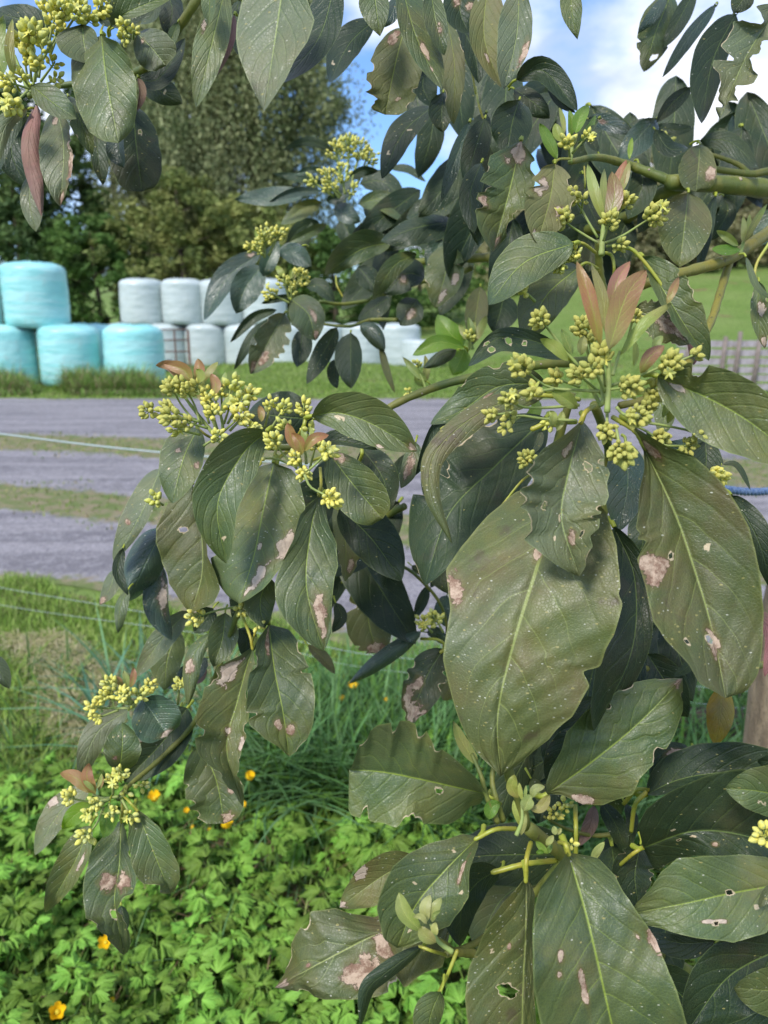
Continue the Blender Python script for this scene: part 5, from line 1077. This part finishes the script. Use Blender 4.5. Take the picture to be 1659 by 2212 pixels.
# ---- young leaves at the shoot tips:  tile kind depth base.. tip half-width
YL = """T6 r .455 755,540 700,300 625,83 52
T6 o .452 785,480 765,280 705,98 36
T6 r .470 800,400 845,190 915,83 52
T6 r .440 800,560 890,280 1003,128 88
T6 o .445 862,590 990,420 1142,308 38
T6 r .447 1112,315 1145,240 1177,168 27
T6 o .47 580,622 510,550 428,503 40
T6 o .48 602,585 575,520 545,447 32
T6 g .475 650,590 655,540 665,485 30
T6 r .46 970,690 1020,600 1100,538 46
T6 g .475 935,650 945,580 940,510 20
T6 g .48 1040,560 1060,520 1092,487 26
T6 o .47 632,880 570,830 488,782 50
T6 g .50 490,980 500,920 480,890 25
T6 g .505 520,1000 540,940 550,890 26
T6 o .49 1115,960 1150,870 1185,785 36
T6 g .49 1090,930 1120,850 1130,800 22
T3 o .60 770,1190 720,1030 685,885 38
T3 r .59 790,1200 830,1060 815,925 56
T3 r .61 800,1160 850,980 895,862 42
T3 g .62 770,1150 770,1000 775,910 22
T3 o .605 840,1060 880,980 912,872 26
T3 r .595 470,1312 450,1300 437,1280 18
T3 p .62 540,1310 520,1300 545,1290 14
T3 l .66 520,860 470,750 425,665 36
T3 o .66 560,770 525,720 510,665 36
T3 l .65 590,740 600,660 585,595 24
T3 l .645 620,720 640,640 690,565 38
T3 l .66 630,770 690,700 730,620 20
T3 g .67 560,720 550,640 530,580 16
T3 o .64 1500,1330 1450,1290 1380,1245 30
T3 o .64 1530,1310 1590,1200 1655,1100 22
T3 g .64 1520,1310 1530,1230 1525,1165 18
T3 g .645 1550,1290 1555,1220 1560,1155 16
T3 l .64 1510,1350 1430,1350 1355,1345 32
T3 l .66 910,860 915,800 925,740 16
T3 l .85 1060,780 1050,740 1050,700 14
T3 l .85 1100,800 1080,750 1080,710 16
T3 l .86 1110,770 1110,740 1130,720 14
T4 r .61 1000,740 920,650 840,645 36
T4 r .605 1035,740 990,670 880,635 42
T4 r .62 1055,730 1075,670 1068,608 36
T4 o .60 1075,740 1085,700 1060,665 28
T4 g .61 1030,730 1015,690 995,648 18
T4 o .615 1090,740 1130,680 1178,626 24
T4 r .605 1150,810 1165,750 1140,690 34
T4 g .61 1190,770 1205,730 1220,682 18
T4 o .60 1200,910 1215,860 1248,805 22
T4 o .60 1110,870 1090,830 1055,805 16
T4 r .605 1412,950 1410,900 1400,862 24
T4 g .61 1440,900 1440,870 1435,840 14
T5 r .58 368,1110 330,1040 308,955 38
T5 r .575 385,1130 370,1060 330,1010 36
T5 r .57 400,1110 450,1040 532,1022 34
T5 g .585 410,1080 395,1010 400,960 18
T5 g .58 430,1060 440,1020 430,975 14
T5 o 1.0 290,170 270,140 245,108 22
T5 o 1.0 320,180 330,150 335,120 18
T5 o 1.0 335,185 350,150 375,118 16
T1 o 1.05 1400,1310 1390,1260 1385,1222 20
T1 o 1.05 1430,1300 1440,1260 1432,1215 22
T1 o 1.05 1450,1300 1470,1260 1490,1228 16
T7 r .70 660,1060 640,1020 600,1005 22
T7 g .70 690,1060 680,1010 668,965 20
T7 r .69 705,1060 720,1000 722,948 22
T10 r .65 490,412 410,330 322,306 48
T10 r .645 515,420 470,330 482,250 42
T10 r .65 530,400 545,360 550,308 16
T10 g .64 510,400 480,370 448,345 16
T10 g .64 520,390 540,350 550,306 12
T5 o .88 1300,520 1300,450 1285,385 24
T5 o .88 1320,520 1350,450 1385,375 28
T5 g .88 1290,510 1260,470 1235,425 20
T5 g .89 1310,500 1315,430 1320,400 16
T2 l 1.2 640,800 640,770 640,730 14
T2 g 1.2 620,810 610,780 600,745 12
T12 o .49 310,440 275,380 290,312 38
T12 g .48 330,450 320,400 315,355 14
T12 g .48 345,450 350,400 352,370 10
T12 g .47 340,510 370,440 385,430 40
T12 g .475 385,440 400,390 455,378 26
T12 o .475 375,500 430,490 480,420 36
T12 g .485 320,590 290,500 285,450 16
T12 g .485 325,640 340,560 350,520 22
T12 l .50 215,465 170,490 150,555 42
T12 g .49 500,640 480,670 460,695 20
T12 g .49 510,640 505,610 500,590 18
T12 g .49 515,635 530,620 540,600 14
T12 l .50 470,740 430,700 405,672 20
T12 l .50 470,740 480,710 495,690 16
T12 l .50 450,735 430,730 405,735 14
T11 g .46 1030,1160 940,1060 910,948 46
T11 g .455 1060,1110 1050,1030 1080,963 34
T11 g .455 1090,1110 1100,1040 1140,975 30
T11 g .45 1060,1120 1030,1080 985,1080 18
T11 g .45 1095,1100 1100,1070 1138,1045 12
T11 o .445 1110,1220 1050,1180 1030,1130 46
T11 g .44 1115,1180 1100,1140 1110,1110 22
T12 g .50 740,770 720,750 776,675 24"""
for ln in YL.split('\n'):
    a = ln.split(); pts = [tuple(float(v) for v in q.split(',')) for q in a[3:-1]]; wy = float(a[-1]); leaf(a[0], a[1], float(a[2]), pts, wy * (.86 if a[1] in 'ro' else .95), wy * (.80 if a[1] in 'ro' else .9), {}, 'young_leaf', None, True)

# ---- flower clusters
BUD = NB('flower_bud'); _co = BUD.coord('Object'); _c = BUD.mix(BUD.rand(), (.62, .62, .13), (.82, .72, .15)); _c = BUD.mix(BUD.ramp(BUD.noise(260., _co, 3), .4, .7), _c, (.46, .50, .19)); BUD.bump(BUD.noise(700., _co, 2), .0004); BUDM = BUD.done(_c, .62, .3, .1)
def bud_shape(L_, w_, n=8, open_=0):
    prof = [(0, .3), (.12, .7), (.33, 1), (.55, .98), (.75, .75), (.9, .42), (1, .10)]; V = []
    for z, r_ in prof:
        for i in range(n): a = i * 6.2832 / n; k = 1 + .10 * math.cos(3 * a) * z; V.append((math.cos(a) * w_ * r_ * k, math.sin(a) * w_ * r_ * k, L_ * z))
    m = len(prof); Fc = [(j * n + i, j * n + (i + 1) % n, (j + 1) * n + (i + 1) % n, (j + 1) * n + i) for j in range(m - 1) for i in range(n)] + [tuple(range(n))[::-1], tuple((m - 1) * n + i for i in range(n))]
    return V, Fc
bV, bF = bud_shape(1, .33); bud_me = bpy.data.meshes.new('bud'); bud_me.from_pydata(bV, [], bF); bud_me.polygons.foreach_set('use_smooth', [True] * len(bF)); bud_me.materials.append(BUDM)
def star(mb, c, axis, s):
    q = Vector(axis).to_track_quat('Z', 'Y').to_matrix()
    for k in range(6):
        a = k * 1.047; V = []
        for t, ww in ((0, .10), (.4, .2), (.75, .15), (1, .02)):
            for sgn in (-1, 1):
                x, y, z = t * s, sgn * ww * s, .35 * s * (1 - (1 - t) ** 2) * (.5 + .5 * (k % 2)); V.append(np.array(q @ Vector((x * math.cos(a) - y * math.sin(a), x * math.sin(a) + y * math.cos(a), z))) + c)
        mb.add(V, [(0, 1, 3, 2), (2, 3, 5, 4), (4, 5, 7, 6)], True)
ccount = 0
def cluster(t, x, y, n, d, stalk, size=24., R_=36., single=False, sw=16):
    """a head of buds at the end of a stalk; x,y,size in tile units"""
    global ccount; ccount += 1; r = np.random.RandomState(900 + ccount); px, py = TP(t, x, y); s = .4 * d / F
    cen = P(px, py, d)
    if not stalk: stalk = [(x + r.uniform(-15, 15), y + R_ * 1.6)]
    sp = [(*TP(t, a[0], a[1]), a[2] if len(a) > 2 else d + .012) for a in stalk]; SP = [P(*q) for q in sp]
    path = spline(SP + [cen], 10); out = path[-1] - path[-3]; out /= np.linalg.norm(out) + 1e-9
    m = MB(); rr = sw * .5 * s; m.tube(path, np.linspace(rr, rr * .6, 10), 8)
    buds = []; Rm = R_ * s; ba = cen - out * Rm * .55
    m.tube([cen - out * Rm * .5, cen, cen + out * Rm * .55], [rr * .6, rr * .5, rr * .25], 6)
    for i in range(n):
        for tr in range(40):
            t_ = r.uniform(-.75, .85); v = r.normal(size=3); v -= out * v.dot(out); v /= np.linalg.norm(v)
            p = cen + out * t_ * Rm * .95 + v * Rm * (.28 + .46 * r.rand()) * math.sqrt(max(.1, 1 - t_ * t_))
            if all(np.linalg.norm(p - b[0]) > size * s * .36 for b in buds): break
        ax = v * (1.0 - .6 * max(t_, 0)) + out * (.75 + .5 * max(t_, 0)) + r.normal(size=3) * .15; ax /= np.linalg.norm(ax); buds.append((p, ax, size * s * r.uniform(.72, 1.1)))
        m.tube([cen + out * (t_ - .45) * Rm * .7, p + ax * .1 * size * s], [rr * .34, rr * .26], 5)
    m2 = MB()
    for k in range(1 + n // 9):
        if r.rand() < .16: star(m2, cen + (r.normal(size=3) * .3 - CF * .8) * Rm, -CF + r.normal(size=3) * .5, size * s * .75)
    o = m.build('flower_cluster', STK, tree, tuple(cen - TB), origin=cen)
    if m2.n: m2.build('open_flower', BUDM, o, origin=cen)
    if single:
        for p, ax, L_ in buds:
            b = link('bud', bud_me, o, tuple(p - cen)); b.rotation_euler = Vector(ax).to_track_quat('Z', 'Y').to_euler(); b.scale = (L_, L_, L_)
    else:
        m = MB(); B0 = np.array(bV)
        for p, ax, L_ in buds: q = np.array(Vector(ax).to_track_quat('Z', 'Y').to_matrix()); m.add((B0 * L_) @ q.T + p, bF, True)
        ob = m.build('buds', BUDM, o, origin=cen)
        if n > 5: ob['kind'] = 'stuff'
    return o
CL = """T6 430,400 12 .47 640,655 560,560 480,460|28 45 s
T6 335,660 14 .455 800,790 640,780 470,762|34 58 s
T6 395,790 5 .45 500,775|36 34 s
T6 262,830 13 .475 640,860 450,875 330,870|26 48 s
T6 265,930 6 .49 620,945 450,935 330,918|28 34 s
T6 240,980 4 .49 320,920|24 22 s
T6 170,915 8 .51 300,900|26 32 s
T6 640,700 10 .46 760,800|32 46 s
T6 720,670 9 .45 780,790|32 48 s
T6 760,595 10 .46 780,760|32 46 s
T6 655,440 12 .50 700,640|30 46 s
T6 690,500 7 .50 720,640|28 34 s
T6 1115,640 16 .455 800,760 960,705|32 62 s
T6 905,765 17 .45 800,860 780,800 790,780|28 58 s
T6 950,920 16 .445 840,870 880,910|30 58 s
T6 790,1000 12 .455 790,900|30 48 s
T6 865,1110 20 .44 840,990|33 64 s
T6 1040,800 12 .48 960,900|28 50 s
T6 1010,870 8 .48 960,950|28 36 s
T6 1065,1040 14 .475 860,960 960,980|27 48 s
T6 1270,1015 4 .465 860,945 1020,958 1200,990|28 28 s
T6 1225,1080 8 .475 1000,1060 1120,1080|27 38 s
T6 1375,1240 12 .54 1260,1180|26 50
T6 355,1150 11 .55 430,1200|25 42 s
T6 350,250 4 .57 400,300|26 20
T6 600,40 14 .57 640,120|22 48
T6 540,110 9 .57 600,60|20 32
T6 520,720 8 .49 640,760|28 40 s
T6 1260,590 3 .47 1120,650|28 26 s
T6 930,390 8 .49 900,520|28 36 s
T6 480,960 7 .52 500,900|22 34
T3 600,1060 12 .59 740,1285 690,1200 640,1110|28 44 s
T3 545,1180 18 .585 740,1312 670,1270 600,1225|28 54 s
T3 800,1205 16 .575 770,1300|26 52 s
T3 1045,1165 22 .58 780,1312 870,1275 965,1215|28 62 s
T3 885,1095 12 .60 820,1220|27 46 s
T3 850,1320 9 .585 790,1330|22 38 s
T3 660,1080 4 .595 650,1150|26 26 s
T3 580,775 12 .64 590,850|23 38
T3 685,735 8 .64 600,830|22 32
T3 1040,740 10 .85 1060,800|26 40
T3 1100,770 10 .85 1080,820|26 40
T4 930,770 14 .60 1060,960 980,860|27 50 s
T4 1000,770 14 .60 1080,960 1050,860|26 50 s
T4 1070,780 10 .605 1130,960|24 42 s
T4 800,892 10 .595 1050,965 930,925 850,912|26 42 s
T4 905,880 8 .59 1060,940|26 38 s
T4 935,925 14 .585 1080,950|27 50 s
T4 1010,955 9 .59 1120,985|25 40 s
T4 960,995 8 .60 1080,1020|23 36
T4 1140,840 12 .60 1160,980|24 46
T4 1110,800 8 .61 1160,960|23 38
T4 1150,905 9 .595 1170,990|26 40
T4 1255,750 8 .60 1210,900|28 38
T4 1350,805 8 .61 1250,930|27 38
T4 1290,850 13 .60 1230,960|27 48
T4 1300,920 13 .595 1210,1000|27 48
T4 1240,870 7 .605 1210,960|26 34
T4 1175,1030 9 .59 1100,1080|25 40
T4 1360,990 8 .60 1300,960|23 34
T4 1195,790 6 .61 1200,900|22 32
T4 1530,880 9 .60 1450,1010|24 38
T4 1460,860 8 .605 1430,980|23 36
T4 840,1372 8 .69 880,1400|25 34
T4 1640,880 10 .60 1640,980|24 40
T5 120,985 6 .60 80,940|24 32
T5 235,1060 12 .575 360,1205 290,1130|28 42
T5 530,1110 11 .56 420,1215 480,1160|28 46
T5 290,975 8 .60 360,1080|24 34
T5 460,1080 8 .585 430,1200|24 34
T5 400,1228 12 .57 400,1190|22 36
T5 540,1360 16 .55 400,1235 430,1300 490,1335|28 50
T5 150,1150 8 .61 350,1190 240,1150|24 38
T5 350,1150 9 .58 390,1200|25 36
T5 420,1000 5 .59 420,1080|30 30
T7 1065,675 13 .655 1290,620 1180,640|24 50
T7 1300,640 6 .665 1290,620|20 40
T7 1400,725 4 .66 1310,650|18 26
T7 600,1045 14 .69 720,1140|22 44
T7 570,1110 12 .69 700,1150|22 42
T7 500,1165 10 .685 700,1170 580,1170|22 36
T7 530,1222 7 .685 640,1180|20 30
T7 660,1100 16 .685 710,1150|22 46
T7 750,1100 14 .69 720,1160|22 46
T7 810,1050 8 .70 760,1120|22 34
T7 970,1040 9 .72 960,1150|20 36
T10 380,440 12 .63 580,450 480,458|24 42
T10 610,350 10 .65 610,420|24 36
T10 650,305 8 .65 610,400|23 34
T10 490,520 8 .63 560,470|23 34
T10 600,520 7 .63 590,470|22 32
T10 470,640 10 .63 560,490 520,580|24 50
T10 705,530 8 .64 660,450|22 34
T10 685,410 5 .66 650,440|20 24
T10 765,372 6 .68 720,370|20 28
T10 520,470 9 .63 590,450|22 36
T8 1110,690 14 .86 1150,760|22 48
T8 1040,710 9 .86 1090,760|20 34
T2 640,800 26 1.2 630,1000|20 70
T2 700,820 22 1.2 650,1000|20 64
T2 570,820 18 1.2 600,1000|20 60
T2 760,850 12 1.2 680,1000|19 46
T2 520,950 14 1.15 600,1060|20 46
T2 440,980 12 1.15 560,1060|20 38
T2 540,1010 16 1.15 590,1070|20 48
T2 600,940 16 1.15 620,1050|20 56
T2 665,1030 9 1.15 640,1080|19 36
T2 740,840 12 1.22 700,960|19 40
T1 1430,1280 26 1.0 1430,1390|20 66
T1 1510,1260 14 1.0 1450,1380|20 42
T1 1350,1335 9 1.0 1430,1380|19 30
T1 1400,1340 9 1.0 1430,1390|19 36
T5 370,180 22 .98 330,300|21 58
T5 225,262 14 .98 320,310|21 40
T5 290,200 10 .98 320,290|20 40
T5 330,240 8 .98 330,300|20 36
T5 1290,500 9 .88 1290,560|20 34
T5 960,790 6 .9 1000,800|20 24
T5 1010,650 6 .91 1020,720|20 28
T1 330,60 20 .60 300,200|25 62
T1 420,70 20 .60 320,220|25 62
T1 290,110 14 .60 260,260|26 52
T1 470,100 12 .61 360,230|24 46
T1 545,45 14 .61 440,150|22 44
T1 175,190 16 .57 200,420|34 58
T1 120,240 13 .58 150,430|27 48
T1 160,310 14 .58 170,440|27 50
T1 200,350 10 .58 190,440|26 42
T1 230,250 9 .60 210,420|25 40
T1 250,40 12 .62 250,180|24 50
T1 320,170 9 .62 270,300|22 40
T1 290,345 8 .61 220,440|21 34
T1 300,430 9 .60 220,470|21 34
T1 50,445 14 .57 160,480|24 48
T1 75,560 12 .56 150,490|32 48
T1 380,20 18 .62 330,160|24 60
T1 675,140 8 .60 700,210|24 34
T1 672,208 7 .60 700,220|22 26
T1 722,170 4 .61 720,210|22 22
T1 120,420 8 .58 170,480|22 34
T1 590,15 9 .62 520,110|20 34
T12 1645,640 9 .46 1680,700|36 55
T12 600,690 4 .5 580,760|24 22
T12 510,520 10 .58 480,560|22 44
T12 560,480 9 .58 520,560|22 40"""
for ln in CL.split('\n'):
    l, rgt = ln.split('|'); a = l.split(); b_ = rgt.split(); x, y = map(float, a[1].split(',')); st = [tuple(float(v) for v in q.split(',')) for q in a[4:]]
    cluster(a[0], x, y, int(int(a[2]) * (1.75 if a[0] == 'T6' else 1.35)), float(a[3]), st, float(b_[0]) * (1.72 if float(a[3]) < .9 else 1.3), float(b_[1]), len(b_) > 2, 19 if a[0] in ('T6',) else 15)
# long stiff stalks of the shoots and panicle bases
for t, d, pts, w_ in [('T6', .46, [(790, 900), (800, 700), (790, 560)], (34, 24)), ('T6', .455, [(820, 700), (850, 600), (862, 570)], (20, 18)), ('T6', .465, [(770, 860), (755, 650), (755, 520)], (26, 16)), ('T6', .475, [(760, 870), (700, 760), (640, 650)], (24, 20)),
        ('T3', .60, [(760, 1380), (765, 1280), (775, 1170)], (34, 20)), ('T4', .62, [(1170, 1060), (1160, 960), (1080, 800), (1050, 730)], (26, 14)), ('T4', .62, [(1200, 1050), (1200, 950), (1160, 820)], (20, 12)), ('T4', .62, [(1180, 1050), (1060, 900), (1000, 820)], (24, 16)), ('T4', .615, [(1240, 1000), (1330, 900), (1350, 820)], (16, 10)), ('T5', .60, [(380, 1210), (375, 1150), (368, 1110)], (24, 14)), ('T5', .595, [(410, 1180), (405, 1120), (395, 1090)], (18, 12)),
        ('T1', .60, [(160, 520), (110, 380), (80, 300)], (22, 14)), ('T1', .60, [(170, 500), (200, 380), (300, 200)], (18, 12)), ('T1', .62, [(180, 500), (100, 350), (40, 340)], (18, 12)), ('T2', 1.2, [(600, 1200), (620, 1050), (630, 900)], (18, 12)), ('T10', .66, [(640, 430), (560, 440), (500, 420)], (16, 12)), ('T7', .71, [(760, 1180), (720, 1150), (680, 1060)], (16, 10)), ('T12', .47, [(300, 640), (330, 560), (330, 480)], (24, 14)), ('T11', .46, [(1200, 1270), (1120, 1210), (1080, 1120)], (30, 14)), ('T5', .9, [(1310, 560), (1300, 520), (1300, 480)], (18, 12)), ('T3', .66, [(590, 880), (600, 800), (600, 720)], (24, 14)), ('T3', .65, [(1510, 1370), (1520, 1330), (1535, 1270)], (22, 14)), ('T5', .9, [(1060, 800), (1045, 740), (1020, 680)], (14, 10))]:
    branch(t, [(x, y, d) for x, y in pts], w_, STK, 'shoot_stem')

# ------------------------------------------------------------------ small things round the tree
ROP = plain('blue_rope_fibre', (.06, .12, .27), .6, .3, .3, 300, .001, (.20, .28, .42))
r0, r1 = P(1540, 1052, .9), P(1760, 1032, 1.0); m = MB()
for k in range(3):
    tt_ = np.linspace(0, 1, 90); ax = (r1 - r0); ax /= np.linalg.norm(ax); e1 = np.cross(ax, [0, 0, 1]); e1 /= np.linalg.norm(e1); e2 = np.cross(ax, e1)
    m.tube(r0 + (r1 - r0) * tt_[:, None] + .0026 * (np.cos(tt_ * 60 + k * 2.094)[:, None] * e1 + np.sin(tt_ * 60 + k * 2.094)[:, None] * e2) - np.array([0, 0, 1]) * (.012 * np.sin(tt_ * 3.14))[:, None], .0026, 7)
tag(m.build('blue_rope', ROP, None, tuple(r0), origin=r0), 'twisted blue rope tied across to the trunk at the right edge', 'rope')
PL = bark_mat('bare_wood', (.50, .37, .24), (.38, .27, .17), 20, .002)
q0 = G(1500, 2190, .0); m = MB(); m.box((0, 0, .1), (.075, .05, .34)); m.box((0, 0, .275), (.06, .045, .02)); o = m.build('wooden_stake', PL, None, (q0[0] + .02, q0[1] + .02, 0)); o.rotation_euler = (R(8), R(28), R(20)); tag(o, 'pale cut wooden stake leaning under the lower right leaves', 'stake')
q0 = G(1520, 1640); m = MB(); m.tube(spline([(-.25, .05, .07), (0, 0, .10), (.3, .02, .08)], 12), np.linspace(.07, .09, 12) * (1 + .06 * np.sin(np.arange(12) * 2)), 14)
tag(m.build('fallen_log', bark_mat('log_bark', (.10, .07, .055), (.05, .035, .03), 25, .01), None, (q0[0] + .05, q0[1], 0)), 'dark rotting log lying by the foot of the avocado trunk', 'log')
